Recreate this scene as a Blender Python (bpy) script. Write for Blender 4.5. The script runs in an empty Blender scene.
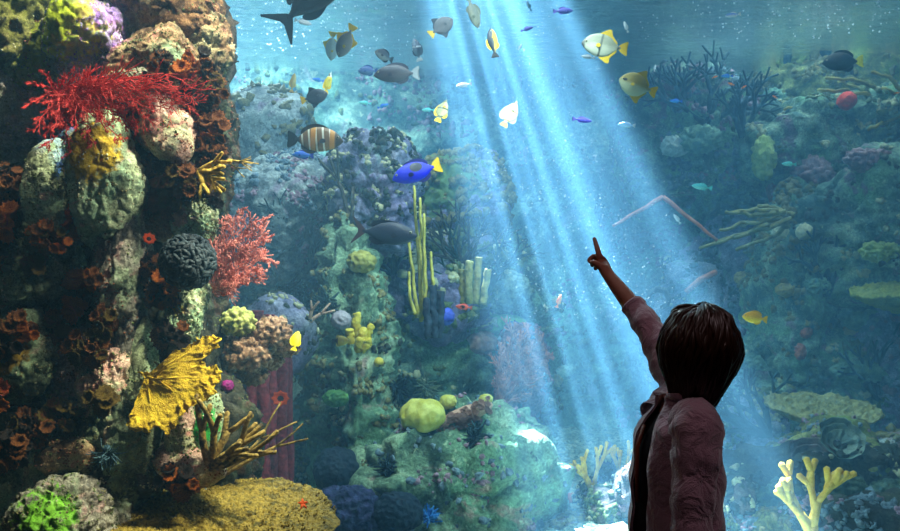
import bpy, bmesh, math, random
import numpy as np
from mathutils import Vector, Matrix, Quaternion
from mathutils.bvhtree import BVHTree

scene = bpy.context.scene
C = scene.collection
PI = math.pi
FPX, HY, CAMZ = 875.0, 330.0, 1.25          # focal length in pixels, horizon row, eye height

# ------------------------------------------------------------------ camera
cam_d = bpy.data.cameras.new('camera'); cam = bpy.data.objects.new('camera', cam_d); C.objects.link(cam)
cam.location = (0, 0, CAMZ); cam.rotation_euler = (PI/2, 0, 0)
cam_d.sensor_width = 36; cam_d.lens = FPX/900*36; cam_d.shift_y = (HY-265.5)/900
cam_d.clip_start = 0.05; cam_d.clip_end = 100
scene.camera = cam

def P(px, py, d):
    return Vector(((px-450)/FPX*d, d, CAMZ+(HY-py)/FPX*d))

def rgb(r, g, b):
    f = lambda c: (c/255/12.92 if c/255 <= .04045 else ((c/255+.055)/1.055)**2.4)
    return (f(r), f(g), f(b), 1)

# ------------------------------------------------------------------ numpy noise
def _hash(ix, iy, iz, seed):
    h = (ix*374761393 + iy*668265263 + iz*2147483647 + seed*1274126177) & 0xffffffff
    h = ((h ^ (h >> 13)) * 1274126177) & 0xffffffff
    h = ((h ^ (h >> 16)) * 2246822519) & 0xffffffff
    return ((h ^ (h >> 15)) & 0xffffff) / float(0xffffff)
def vnoise(p, seed=0):
    i = np.floor(p).astype(np.int64); f = p-i; u = f*f*f*(f*(f*6-15)+10)
    x, y, z = i[:, 0], i[:, 1], i[:, 2]; r = 0
    for a in (0, 1):
        for b in (0, 1):
            for c in (0, 1):
                w = (u[:, 0] if a else 1-u[:, 0])*(u[:, 1] if b else 1-u[:, 1])*(u[:, 2] if c else 1-u[:, 2])
                r = r + w*_hash(x+a, y+b, z+c, seed)
    return r*2-1
def fbm(p, octv=4, seed=0, gain=.5):
    r, a, s = 0, 1, 0
    for o in range(octv):
        r = r + a*vnoise(p*(2.03**o)+o*17.3, seed+o); s += a; a *= gain
    return r/s
def ridged(p, octv=4, seed=0):
    r, a, s = 0, 1, 0
    for o in range(octv):
        r = r + a*(1-2*np.abs(vnoise(p*(2.03**o)+o*11.7, seed+o))); s += a; a *= .5
    return r/s
def worley(p, seed=0):
    i = np.floor(p).astype(np.int64); f1 = np.full(len(p), 9.); f2 = np.full(len(p), 9.)
    for a in (-1, 0, 1):
        for b in (-1, 0, 1):
            for c in (-1, 0, 1):
                q = i+np.array([a, b, c])
                pt = q+np.stack([_hash(q[:, 0], q[:, 1], q[:, 2], seed+k) for k in (1, 2, 3)], 1)
                d = np.linalg.norm(pt-p, axis=1)
                n2 = np.minimum(f2, np.maximum(f1, d)); f1 = np.minimum(f1, d); f2 = n2
    return f1, f2

# ------------------------------------------------------------------ objects
def mesh_obj(name, verts, faces, mat=None, parent=None, smooth=True, loc=None, mids=None, mats=None):
    me = bpy.data.meshes.new(name)
    me.from_pydata(verts if isinstance(verts, list) else [tuple(v) for v in np.asarray(verts).tolist()], [], faces)
    if smooth: me.polygons.foreach_set('use_smooth', [True]*len(me.polygons))
    for m in (mats or ([mat] if mat else [])): me.materials.append(m)
    if mids is not None: me.polygons.foreach_set('material_index', mids)
    me.update()
    o = bpy.data.objects.new(name, me); C.objects.link(o)
    if loc is not None: o.location = loc
    if parent is not None: o.parent = parent
    return o
LABELS = {}
def tag(o, label, cat, group=None, kind=None):
    o['label'] = label; o['category'] = cat
    if group: o['group'] = group
    if kind: o['kind'] = kind
    if label in LABELS and not group: print('DUP LABEL', label)
    LABELS[label] = 1
    n = len(label.split())
    if n < 4 or n > 16: print('LABEL LENGTH', n, label)
    return o
def thing(name, label, cat, loc=(0, 0, 0), group=None):
    o = bpy.data.objects.new(name, None); C.objects.link(o); o.location = loc; o.empty_display_size = .05
    return tag(o, label, cat, group)
def structure(o):
    o['kind'] = 'structure'; return o
def frame_m(z, xhint=(1, 0, 0)):
    z = Vector(z).normalized(); x = Vector(xhint); x = x-z*x.dot(z)
    if x.length < 1e-3: x = Vector((0, 1, 0))-z*z.y
    x.normalize(); y = z.cross(x)
    return Matrix((x, y, z)).transposed()

class MB:
    """collects connected tubes, caps and lumps in one mesh"""
    def __init__(s): s.v = []; s.f = []
    def tube(s, pts, rad, n=6, link=None, cap=True, flat=1.0):
        pts = [Vector(p) for p in pts]; b0 = len(s.v); t0 = (pts[1]-pts[0]).normalized()
        m = frame_m(t0); x = m.col[0].copy(); rings = []
        for k, p in enumerate(pts):
            t = (pts[min(k+1, len(pts)-1)]-pts[max(k-1, 0)])
            t = t.normalized() if t.length > 1e-9 else t0
            x = (x-t*x.dot(t)); x = x.normalized() if x.length > 1e-6 else frame_m(t).col[0].copy(); y = t.cross(x)
            r = rad[k] if hasattr(rad, '__len__') else rad
            rings.append(len(s.v))
            for j in range(n):
                a = 2*PI*j/n; s.v.append(tuple(p+x*(r*math.cos(a))+y*(r*flat*math.sin(a))))
        for k in range(len(pts)-1):
            for j in range(n):
                s.f.append((rings[k]+j, rings[k]+(j+1) % n, rings[k+1]+(j+1) % n, rings[k+1]+j))
        if cap:
            r = rad[-1] if hasattr(rad, '__len__') else rad
            s.v.append(tuple(pts[-1]+(pts[-1]-pts[-2]).normalized()*r*.6)); e = len(s.v)-1
            for j in range(n): s.f.append((rings[-1]+j, rings[-1]+(j+1) % n, e))
            s.f.append(tuple(rings[0]+j for j in reversed(range(n))))
        if link is not None: s.f.append((rings[0], rings[0]+1, link))
        return rings
    def build(s, name, mat, parent=None, loc=None, smooth=True):
        return mesh_obj(name, s.v, s.f, mat, parent, smooth, loc)

_ico = {}
def ico(sub):
    if sub not in _ico:
        bm = bmesh.new(); bmesh.ops.create_icosphere(bm, subdivisions=sub, radius=1)
        bm.verts.ensure_lookup_table()
        _ico[sub] = (np.array([v.co[:] for v in bm.verts]), [tuple(v.index for v in f.verts) for f in bm.faces]); bm.free()
    return _ico[sub]
def rot_np(v, m): return v @ np.array(m.to_3x3() if len(m) == 4 else m).T

# ------------------------------------------------------------------ materials
class N:
    def __init__(s, name):
        s.m = bpy.data.materials.new(name); s.m.use_nodes = True; s.t = s.m.node_tree; s.t.nodes.clear()
        s.out = s.n('ShaderNodeOutputMaterial')
    def n(s, typ, **kw):
        o = s.t.nodes.new(typ)
        for k, v in kw.items():
            if k.startswith('i_'):
                kk = k[2:]; kk = int(kk) if kk.isdigit() else kk
                o.inputs[kk].default_value = v
            else: setattr(o, k, v)
        return o
    def l(s, a, b): s.t.links.new(a, b)
    def coord(s, kind='Object'): return s.n('ShaderNodeTexCoord').outputs[kind]
    def noise(s, co, scale, detail=6, rough=.6, dist=0.):
        o = s.n('ShaderNodeTexNoise'); o.inputs['Scale'].default_value = scale; o.inputs['Detail'].default_value = detail
        o.inputs['Roughness'].default_value = rough; o.inputs['Distortion'].default_value = dist
        s.l(co, o.inputs['Vector']); return o.outputs['Fac']
    def voro(s, co, scale, feature='F1', out='Distance'):
        o = s.n('ShaderNodeTexVoronoi', feature=feature); o.inputs['Scale'].default_value = scale
        s.l(co, o.inputs['Vector']); return o.outputs[out]
    def ramp(s, fac, stops, interp='LINEAR'):
        o = s.n('ShaderNodeValToRGB'); e = o.color_ramp; e.interpolation = interp
        while len(e.elements) < len(stops): e.elements.new(.5)
        for el, (p, c) in zip(e.elements, stops): el.position = p; el.color = c
        s.l(fac, o.inputs[0]); return o.outputs[0]
    def val(s, fac, a, b):  # smooth 0..1 between a and b
        o = s.n('ShaderNodeMapRange', interpolation_type='SMOOTHSTEP'); o.inputs['From Min'].default_value = a; o.inputs['From Max'].default_value = b
        s.l(fac, o.inputs['Value']); return o.outputs[0]
    def mix(s, fac, a, b, blend='MIX'):
        o = s.n('ShaderNodeMix', data_type='RGBA', blend_type=blend)
        for sock, v in ((o.inputs['Factor'], fac), (o.inputs['A'], a), (o.inputs['B'], b)): pass
        fs, A, B = o.inputs[0], o.inputs[6], o.inputs[7]
        for sock, v in ((fs, fac), (A, a), (B, b)):
            if hasattr(v, 'is_output') or hasattr(v, 'links'): s.l(v, sock)
            else: sock.default_value = v
        return o.outputs[2]
    def math(s, op, a, b=None, c=None):
        o = s.n('ShaderNodeMath', operation=op)
        for k, v in enumerate((a, b, c)):
            if v is None: continue
            if hasattr(v, 'links'): s.l(v, o.inputs[k])
            else: o.inputs[k].default_value = v
        return o.outputs[0]
    def principled(s, color, rough=.7, spec=.3, bump=None, bstr=.5, bdist=.01, sss=0, sheen=0):
        p = s.n('ShaderNodeBsdfPrincipled')
        if hasattr(color, 'links'): s.l(color, p.inputs['Base Color'])
        else: p.inputs['Base Color'].default_value = color
        p.inputs['Roughness'].default_value = rough; p.inputs['Specular IOR Level'].default_value = spec
        if sheen: p.inputs['Sheen Weight'].default_value = sheen
        if bump is not None:
            b = s.n('ShaderNodeBump'); b.inputs['Strength'].default_value = bstr; b.inputs['Distance'].default_value = bdist
            s.l(bump, b.inputs['Height']); s.l(b.outputs[0], p.inputs['Normal'])
        s.l(p.outputs[0], s.out.inputs['Surface']); return p

_m = {}
def rock_mat(key, cols, crust, crust2=None, scale=6., patch=None, patches=None, bdist=.012, dark=rgb(38, 40, 34)):
    """weathered reef rock: mottled base, coralline crusts, dark pits; patches = [(colour, centre, radius)] of algae in object space"""
    n = N('rock_'+key); co = n.coord()
    a = n.noise(co, scale, 8, .65, .3); b = n.noise(co, scale*2.7, 6, .7); big = n.noise(co, scale*.45, 4, .5, .6)
    col = n.ramp(a, [(.28, tuple(c*.45 for c in cols[0][:3])+(1,)), (.42, cols[0]), (.54, cols[1]), (.7, cols[2])])
    col = n.mix(n.val(big, .48, .6), col, crust)
    if crust2: col = n.mix(n.val(n.noise(co, scale*.8, 5, .6, 1.), .56, .66), col, crust2)
    v = n.voro(co, scale*5)
    col = n.mix(n.val(b, .6, .72), col, dark)
    col = n.mix(n.math('MULTIPLY', n.val(n.noise(co, scale*6, 3, .6), .6, .7), .6), col, cols[2])
    fine = n.noise(co, scale*14, 5, .75)
    col = n.mix(.75, col, n.ramp(fine, [(.32, (.18, .18, .18, 1)), (.68, (1.75, 1.75, 1.75, 1))]), 'MULTIPLY')
    for pc, ctr, rad in (patches or []):
        d = n.n('ShaderNodeVectorMath', operation='DISTANCE'); n.l(co, d.inputs[0]); d.inputs[1].default_value = ctr
        w = n.math('ADD', d.outputs['Value'], n.math('MULTIPLY', n.math('SUBTRACT', n.noise(co, scale*3, 4, .7), .5), rad*1.6))
        col = n.mix(n.math('MULTIPLY', n.math('SUBTRACT', 1., n.val(w, rad*.75, rad*1.05)), .92), col, n.mix(n.noise(co, scale*9, 4, .7), pc, tuple(c*.45 for c in pc[:3])+(1,)))
    h = n.math('ADD', n.math('ADD', n.math('MULTIPLY', a, .8), n.math('MULTIPLY', b, .5)), n.math('ADD', n.math('MULTIPLY', n.math('MINIMUM', v, .5), .35), n.math('MULTIPLY', fine, .25)))
    n.principled(col, .8, .2, h, 1., bdist)
    return n.m
def coral_mat(key, c1, c2, scale=30., bump=.004, rough=.65, tip=None, dark=None, kind='noise'):
    """coral or sponge skin; tip = (colour, z from, z to) pigment along the object's own z"""
    if key in _m: return _m[key]
    n = N('skin_'+key); co = n.coord(); a = n.noise(co, scale, 5, .7); v = n.voro(co, scale*1.6)
    col = n.mix(n.val(a, .35, .65), c1, c2)
    if dark: col = n.mix(n.val(n.noise(co, scale*.35, 4, .6), .5, .65), col, dark)
    if tip:
        sx = n.n('ShaderNodeSeparateXYZ'); n.l(co, sx.inputs[0]); col = n.mix(n.val(sx.outputs['Z'], tip[1], tip[2]), col, tip[0])
    n.principled(col, rough, .25, n.math('ADD', a, n.math('MULTIPLY', v, .8)), .9, bump)
    _m[key] = n.m; return n.m
def plain(key, c, rough=.6, spec=.3):
    if key in _m: return _m[key]
    n = N(key); co = n.coord(); a = n.noise(co, 40, 3, .6)
    n.principled(n.mix(a, tuple(x*.8 for x in c[:3])+(1,), tuple(min(1, x*1.15) for x in c[:3])+(1,)), rough, spec)
    _m[key] = n.m; return n.m

# ------------------------------------------------------------------ rocks
ROCKV, ROCKF, _off = [], [], [0]
def register(o):
    m = np.array(o.matrix_basis); me = o.data; v = np.empty(len(me.vertices)*3); me.vertices.foreach_get('co', v); v = v.reshape(-1, 3)
    ROCKV.extend((v @ m[:3, :3].T + m[:3, 3]).tolist()); ROCKF.extend(tuple(i+_off[0] for i in p.vertices) for p in me.polygons); _off[0] += len(v)
BV = [None]
def surf(px, py, d0=None):
    """the reef surface met along the sight line of a pixel: point and normal"""
    if BV[0] is None: BV[0] = BVHTree.FromPolygons(ROCKV, ROCKF)
    o = Vector((0, 0, CAMZ)); dr = (P(px, py, 5)-o).normalized()
    st = o+dr*((d0 or 2.8)/dr.y)
    h, nn, i, ds = BV[0].ray_cast(st, dr)
    if h is None: return P(px, py, (d0 or 8)+1), Vector((0, -1, 0))
    if nn.dot(dr) > 0: nn = -nn
    return h, nn

def rock(label, box, d, mat, depth=None, k=3., seed=1, sub=5, tilt=0., amp=None, strata=0., name='reef_rock', cat='rock', freq=1.6, yaw=0., group=None, lobes=0., facet=9, grow=None):
    near = d < 4.6; amp = amp or ((.18, .12, .07, .03) if near else (.16, .07, .03, .02)); sub = 6 if near and sub == 5 else sub
    grow = grow or (1.28 if d < 4.3 else 1.14)
    x0, y0, x1, y1 = box; c = P((x0+x1)/2, (y0+y1)/2, d)
    sx = (x1-x0)/2*d/FPX; sz = (y1-y0)/2*d/FPX; sy = (depth or min(sx, sz)*1.8)/2
    v, f = ico(sub); nrm = v
    r = 1/(np.abs(v)**k).sum(1)**(1/k)
    rs = np.random.RandomState(seed)                    # irregular broken facets
    if facet:
        pn = rs.normal(size=(facet, 3)); pn /= np.linalg.norm(pn, axis=1)[:, None]; po = rs.uniform(.78, 1.08, facet)
        dd = v @ pn.T; rp = np.where(dd > .05, po/np.maximum(dd, .05), 9)
        r = 1/((1/r)**9+(1/rp**9).sum(1))**(1/9)
    sw = fbm(v*1.1+seed*3.1, 2, seed+3); r = r*(1.06+.22*sw)
    p = v*r[:, None]*np.array([sx, sy, sz])*grow; s = (sx*sy*sz)**(1/3); q = p/s
    dsp = amp[0]*fbm(q*freq*.7, 3, seed) + amp[1]*ridged(q*freq*2., 4, seed+20) + amp[3]*fbm(q*freq*12, 3, seed+60)
    f1, f2 = worley(q*freq*1.3+fbm(q*2, 2, seed+5)[:, None]*.25, seed+40); dsp -= amp[2]*np.clip(1-(f2-f1)*5, 0, 1)*1.6
    g1, _ = worley(q*freq*5, seed+90); dsp -= amp[2]*.7*np.clip(.35-g1, 0, 1)
    if lobes: dsp += lobes*(.5-np.minimum(f1, 1))
    if strata:
        zz = p[:, 2]/s*3.3+.5*fbm(q*1.1, 3, seed+70)+.2*p[:, 0]/s
        dsp += strata*(np.abs((zz % 1)-.5)*2)**.6*(.6+.4*vnoise(q*2, seed+77))-strata*.5
    nn = nrm/np.array([sx, sy, sz]); nn /= np.linalg.norm(nn, axis=1)[:, None]
    p = p+nn*(dsp*s)[:, None]
    o = mesh_obj(name, p, f, mat, loc=c)
    o.rotation_euler = (0, math.radians(tilt), math.radians(yaw))
    tag(o, label, cat, group); register(o)
    ROCKS.append((o, d, seed))
    return o
ROCKS = []
def growth(o, count, size, mat, name, seed, mask=.0, scale=3., upness=-.4, tall=.8):
    """uncountable crust of little nubs over a rock's weathered side: one stuff part"""
    me = o.data; nv = len(me.vertices); co = np.empty(nv*3); me.vertices.foreach_get('co', co); co = co.reshape(-1, 3); no = np.empty(nv*3); me.vertices.foreach_get('normal', no); no = no.reshape(-1, 3)
    rs = np.random.RandomState(seed); ext = np.ptp(co, 0).max(); m = fbm(co/ext*scale*2+seed, 3, seed)
    ok = np.where((m > mask) & (no[:, 1] < .35) & (no[:, 2] > upness))[0]
    if len(ok) < 10: return
    pick = rs.choice(ok, count); bv, bf = ico(1); k = len(bv)
    c = co[pick]; n = no[pick]; s = size*rs.uniform(.5, 1.6, count)
    t = np.cross(n, rs.normal(size=(count, 3))); t /= np.linalg.norm(t, axis=1)[:, None]+1e-9; b = np.cross(n, t)
    jit = 1+.35*rs.normal(size=(count, k)); w = bv[None]*jit[:, :, None]; h = tall*rs.uniform(.5, 1.5, count)
    v = c[:, None]+s[:, None, None]*(w[:, :, :1]*t[:, None]+w[:, :, 1:2]*b[:, None]+w[:, :, 2:]*n[:, None]*h[:, None, None])
    f = np.array(bf); F_ = (f[None]+(np.arange(count)*k)[:, None, None]).reshape(-1, 3).tolist()
    g = mesh_obj(name, v.reshape(-1, 3), F_, mat, o); g['kind'] = 'stuff'; return g
# ------------------------------------------------------------------ reef rock palettes (base colours, crust, second crust)
PAL = {
 'tan':   ((rgb(88, 66, 44), rgb(150, 118, 84), rgb(196, 168, 128)), rgb(160, 150, 112), rgb(172, 122, 104)),
 'brown': ((rgb(72, 52, 34), rgb(128, 92, 58), rgb(178, 142, 98)), rgb(140, 118, 78), rgb(120, 84, 60)),
 'moss':  ((rgb(70, 72, 34), rgb(118, 118, 52), rgb(160, 150, 92)), rgb(134, 138, 60), rgb(110, 96, 84)),
 'pale':  ((rgb(118, 124, 92), rgb(164, 176, 134), rgb(204, 206, 170)), rgb(150, 178, 138), rgb(190, 152, 134)),
 'pink':  ((rgb(150, 112, 98), rgb(198, 158, 138), rgb(222, 194, 172)), rgb(178, 176, 138), rgb(194, 132, 118)),
 'green': ((rgb(72, 82, 62), rgb(118, 130, 98), rgb(156, 164, 128)), rgb(128, 148, 110), rgb(140, 120, 100)),
 'grey':  ((rgb(84, 80, 72), rgb(134, 128, 112), rgb(176, 170, 150)), rgb(124, 136, 106), rgb(150, 122, 112)),
 'lav':   ((rgb(104, 94, 98), rgb(158, 144, 142), rgb(196, 182, 172)), rgb(140, 140, 118), rgb(166, 132, 128)),
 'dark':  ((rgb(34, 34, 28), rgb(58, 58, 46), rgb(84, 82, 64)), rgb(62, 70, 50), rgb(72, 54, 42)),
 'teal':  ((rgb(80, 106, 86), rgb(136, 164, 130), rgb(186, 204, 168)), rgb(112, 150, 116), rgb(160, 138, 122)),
 'slate': ((rgb(92, 94, 120), rgb(140, 140, 164), rgb(190, 190, 200)), rgb(130, 120, 154), rgb(120, 150, 130)),
 'white': ((rgb(124, 134, 138), rgb(176, 184, 180), rgb(216, 220, 212)), rgb(126, 140, 138), rgb(146, 132, 148)),
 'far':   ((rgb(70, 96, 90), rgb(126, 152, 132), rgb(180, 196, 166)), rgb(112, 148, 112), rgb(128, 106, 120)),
 'olive': ((rgb(88, 92, 52), rgb(146, 148, 82), rgb(186, 184, 118)), rgb(130, 150, 80), rgb(160, 140, 90)),
 'rose':  ((rgb(120, 70, 66), rgb(170, 106, 92), rgb(206, 146, 124)), rgb(150, 110, 120), rgb(180, 124, 84)),
}
LIME, YEL, OLV, GRN, PURP = rgb(186, 204, 10), rgb(214, 176, 10), rgb(140, 150, 30), rgb(40, 160, 60), rgb(84, 60, 120)
PAL['dim'] = ((rgb(84, 74, 74), rgb(122, 108, 104), rgb(150, 136, 128)), rgb(112, 106, 96), rgb(124, 98, 100))
_rm = {}
def rk(label, box, d, pal, patch=None, **kw):
    """patch = [(colour, px, py, radius px)] algae seen at those places on the rock's near face"""
    x0, y0, x1, y1 = box; sx = (x1-x0)/2*d/FPX; sz = (y1-y0)/2*d/FPX; sy = (kw.get('depth') or min(sx, sz)*1.8)/2
    sc = kw.pop('scale', None) or {True: 9., False: 3.2}[d < 4.6]
    if patch:
        cx, cy = (x0+x1)/2, (y0+y1)/2; ps = []
        for c, px, py, r in patch:
            ps.append((c, ((px-cx)*d/FPX, -sy*.8, (cy-py)*d/FPX), r*d/FPX*1.25))
        m = rock_mat(pal+'_algae', *PAL[pal], scale=sc, patches=ps, bdist=.022 if d < 4.6 else .06)
    else:
        key = (pal, sc)
        if key not in _rm: _rm[key] = rock_mat(pal, *PAL[pal], scale=sc, bdist=.022 if d < 4.6 else .06)
        m = _rm[key]
    return rock(label, box, d, m, **kw)

# ---------- the near reef column beside the glass
rk('dark craggy backing wall of the near reef behind all its boulders', (-190, -90, 176, 640), 4.35, 'brown', depth=.9, k=5, seed=3, sub=6, amp=(.12, .16, .08, .03), freq=3.4, facet=0, grow=1.)
rk('dark olive mossy boulder in the top corner of the near reef', (-30, -30, 62, 66), 3.75, 'moss', seed=11, patch=[(OLV, 10, 20, 30)])
rk('broad tan boulder at the very top of the near reef', (112, -34, 208, 44), 3.75, 'brown', seed=12, depth=.34, amp=(.12, .08, .05, .02))
rk('rounded pinkish tan boulder on the open-water edge above the orange cups', (176, 18, 222, 92), 3.8, 'tan', seed=13, depth=.26)
rk('big tan brown boulder with a pale green face above the fan tips', (124, 36, 196, 104), 3.6, 'tan', seed=14, depth=.3, patch=[(rgb(150, 176, 136), 176, 72, 17)], amp=(.12, .07, .06, .02))
rk('boulder coated in bright lime algae above the red sea fan', (56, 8, 120, 92), 3.6, 'grey', seed=15, depth=.3, patch=[(LIME, 84, 38, 29)])
rk('olive mossy boulder tucked left of the lime coated one', (10, 30, 66, 80), 3.65, 'moss', seed=16, patch=[(OLV, 40, 52, 22)])
rk('narrow mauve upright rock between the lime boulder and the tan boulder', (98, -20, 130, 82), 3.7, 'lav', seed=17, depth=.2)
rk('small flat grey rock wedged under the big tan boulder', (118, 76, 164, 98), 3.5, 'grey', seed=18, sub=4, depth=.14)
rk('mauve and tan rock at the frame edge beside the base of the red fan', (-26, 56, 30, 150), 3.7, 'lav', seed=19)
rk('pale pink speckled boulder directly under the tips of the red fan', (146, 106, 193, 158), 3.52, 'pink', seed=20, depth=.2, amp=(.1, .05, .03, .015))
rk('pale oval upright boulder below the left half of the red fan', (33, 152, 64, 240), 3.5, 'pale', seed=21, depth=.16, k=2.4, amp=(.1, .05, .03, .015))
rk('blue green upright boulder between the two pale ones below the fan', (60, 138, 98, 222), 3.6, 'green', seed=22, depth=.18, k=2.4)
rk('large pale green pointed boulder topped with yellow algae', (74, 126, 140, 232), 3.48, 'pale', seed=23, depth=.24, k=2.2, tilt=-6, patch=[(YEL, 106, 160, 24)], amp=(.12, .06, .04, .015))
rk('tall pinkish grey pillar in the middle of the near reef', (106, 205, 140, 352), 3.55, 'grey', seed=24, depth=.2, amp=(.14, .1, .05, .02), patch=[(rgb(190, 150, 140), 124, 300, 14)])
rk('rounded dark green boulder below the pale oval one', (8, 224, 66, 292), 3.6, 'green', seed=25, depth=.24)
rk('shaded green slab filling the middle under the bright orange cups', (28, 280, 112, 350), 3.75, 'green', seed=26, depth=.22)
rk('pale boulder with an ochre algae coat near the frame edge', (-6, 326, 50, 390), 3.5, 'green', seed=27, depth=.22, patch=[(rgb(170, 130, 20), 22, 356, 18)])
rk('mauve grey craggy pillar left of the yellow fan', (58, 344, 104, 446), 3.6, 'lav', seed=28, depth=.2, amp=(.16, .12, .05, .02))
rk('pinkish knobbly pillar just left of the yellow fan base', (92, 336, 136, 440), 3.52, 'pink', seed=29, depth=.18, amp=(.16, .12, .06, .02))
rk('slender pale green pillar the yellow fan grows from', (124, 344, 154, 452), 3.5, 'pale', seed=30, depth=.13, sub=4)
rk('grey green pillar foot above the yellow table coral', (82, 404, 142, 506), 3.52, 'green', seed=31, depth=.24, amp=(.14, .1, .06, .02))
rk('small tan block set in the dark gap left of the pillar foot', (54, 442, 94, 474), 3.45, 'tan', seed=32, sub=4, depth=.14, k=4)
rk('low dark ledge running under the small tan block', (46, 468, 138, 502), 3.5, 'dark', seed=33, depth=.2)
rk('bottom boulder coated in bright green moss', (26, 488, 96, 566), 3.3, 'grey', seed=34, depth=.26, patch=[(rgb(120, 190, 40), 60, 512, 24)])
rk('grey green boulder in the bottom corner of the near reef', (-40, 436, 54, 570), 3.55, 'green', seed=35, depth=.3)
rk('dim grey rock beside the bottom mossy boulder', (70, 492, 128, 580), 3.5, 'grey', seed=36, depth=.2)
rk('pale green rock with yellow streaks under the black frilly coral', (172, 278, 201, 338), 3.6, 'pale', seed=37, depth=.13, patch=[(YEL, 186, 306, 11)])
rk('pale pink pillar under the yellow fan', (172, 396, 197, 462), 3.5, 'pink', seed=38, depth=.1, sub=4)
rk('pale pillar with a bright green algae patch under the yellow fan', (192, 394, 218, 456), 3.52, 'pale', seed=39, depth=.1, sub=4, patch=[(rgb(20, 190, 70), 206, 424, 15)])
rk('pinkish ledge rock at the foot of the two pale pillars', (166, 446, 218, 478), 3.5, 'pink', seed=40, depth=.16, sub=4)
rk('pale crumbly rock ledge above the table coral', (158, 480, 222, 512), 3.8, 'pale', seed=41, depth=.2)
rk('pale green rock with a pink end above the black frilly coral', (176, 196, 212, 240), 3.55, 'pale', seed=42, depth=.14, patch=[(rgb(214, 160, 140), 184, 218, 9)])
rk('brown log-like rock crossing behind the black frilly coral', (130, 214, 190, 236), 3.6, 'brown', seed=43, depth=.1, sub=4)
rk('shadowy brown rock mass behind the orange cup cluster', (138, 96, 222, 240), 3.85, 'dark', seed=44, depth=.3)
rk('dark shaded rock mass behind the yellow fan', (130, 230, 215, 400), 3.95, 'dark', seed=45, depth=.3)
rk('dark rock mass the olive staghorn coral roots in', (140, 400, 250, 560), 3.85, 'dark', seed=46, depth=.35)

# ---------- the middle reef
kw = dict(sub=6, strata=.17, freq=1.8, amp=(.16, .12, .06, .03))
rk('huge teal layered rock face of the middle reef above the sand', (356, 418, 548, 640), 6.1, 'teal', depth=1.5, seed=51, k=3.4, **kw)
rk('pale teal column rising left of the dark recess in the middle reef', (318, 250, 392, 560), 5.95, 'teal', depth=.8, seed=52, k=3, **kw)
rk('teal ledge shoulder between the column and the round yellow coral', (330, 330, 392, 448), 6.05, 'teal', depth=.7, seed=53, tilt=8, **kw)
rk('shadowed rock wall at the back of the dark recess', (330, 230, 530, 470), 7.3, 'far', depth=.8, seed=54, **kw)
rk('rose brown encrusted rock on the beam side of the middle reef', (498, 326, 544, 424), 6.9, 'rose', depth=.6, seed=55, sub=5)
rk('green topped rounded boulder under the blue tang', (398, 166, 496, 268), 7.25, 'slate', depth=.9, seed=56, sub=6, strata=.08, patch=[(rgb(126, 160, 84), 446, 190, 34)], amp=(.14, .1, .06, .025))
rk('purple grey rim-topped boulder left of the blue tang', (330, 148, 412, 256), 6.2, 'slate', depth=.8, seed=57, sub=6, strata=.14, amp=(.14, .12, .07, .03))
rk('mottled rock shelf under the green topped boulder', (384, 240, 500, 334), 7.0, 'slate', depth=1.0, seed=58, strata=.12, sub=6)
rk('long pale sloping rock descending behind the pink sea fan', (222, 162, 328, 300), 6.6, 'white', depth=.9, seed=59, tilt=24, sub=6, amp=(.1, .08, .04, .02))
rk('weathered pale mauve rock above the long sloping one', (214, 100, 312, 196), 7.4, 'white', depth=1., seed=60, tilt=20, sub=5)
rk('blue violet smooth boulder behind the dark red tubes', (236, 300, 318, 372), 5.6, 'slate', depth=.5, seed=61, sub=5, k=2.4, amp=(.1, .04, .02, .01))
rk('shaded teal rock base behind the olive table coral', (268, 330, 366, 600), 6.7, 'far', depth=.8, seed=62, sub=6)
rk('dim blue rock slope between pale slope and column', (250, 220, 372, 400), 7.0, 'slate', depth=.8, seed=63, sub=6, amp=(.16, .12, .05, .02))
rk('low teal foot rock in front of the big layered face', (330, 470, 440, 640), 5.5, 'teal', depth=.6, seed=64, sub=5)
# ---------- the far reef on the other side of the beam
kw = dict(sub=6, strata=.1, freq=1.8, amp=(.18, .12, .05, .02))
rk('great green ledge rock with level crevices on the far reef', (800, 168, 990, 312), 9.2, 'far', depth=1.8, seed=71, k=3.2, **kw)
rk('far reef wall block carrying the olive sea whips', (742, 92, 940, 196), 9.9, 'far', depth=1.6, seed=72, **kw)
rk('bluish far rock behind the dark branching trees of coral', (630, 96, 772, 214), 10.1, 'far', depth=1.3, seed=73, **kw)
rk('dim teal pillar rock in the middle of the far reef', (754, 190, 826, 420), 9.4, 'far', depth=1.1, seed=74, **kw)
rk('dim blue recessed rock behind the yellow orange fish', (664, 230, 800, 440), 10.2, 'slate', depth=1.1, seed=75, **kw)
rk('long low far rock shelf under the pillar', (740, 330, 960, 420), 9.6, 'far', depth=1.3, seed=76, **kw)
rk('grey pillar supporting the yellow shelf coral at the frame edge', (858, 296, 930, 440), 9.0, 'slate', depth=.9, seed=77, **kw)
rk('pale rounded boulder right of the rose corals', (862, 430, 960, 486), 7.2, 'white', depth=.7, seed=78, sub=5, patch=[(rgb(160, 120, 110), 890, 446, 22)])
rk('dark mossy slope rock behind the yellow antler coral', (748, 462, 1000, 640), 6.3, 'dark', depth=.9, seed=79, sub=6, amp=(.14, .14, .06, .04))
rk('blue layered rock just behind the child on the far side of the sand', (712, 408, 800, 540), 8.4, 'slate', depth=.9, seed=80, sub=6, strata=.16)
rk('crevice-cut olive rock under the rose corals', (776, 428, 880, 540), 6.6, 'olive', depth=.8, seed=81, sub=5)
rk('far grey green rock with pale growth near the water line', (770, 58, 960, 120), 10.5, 'olive', depth=1., seed=82, sub=6)
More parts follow.
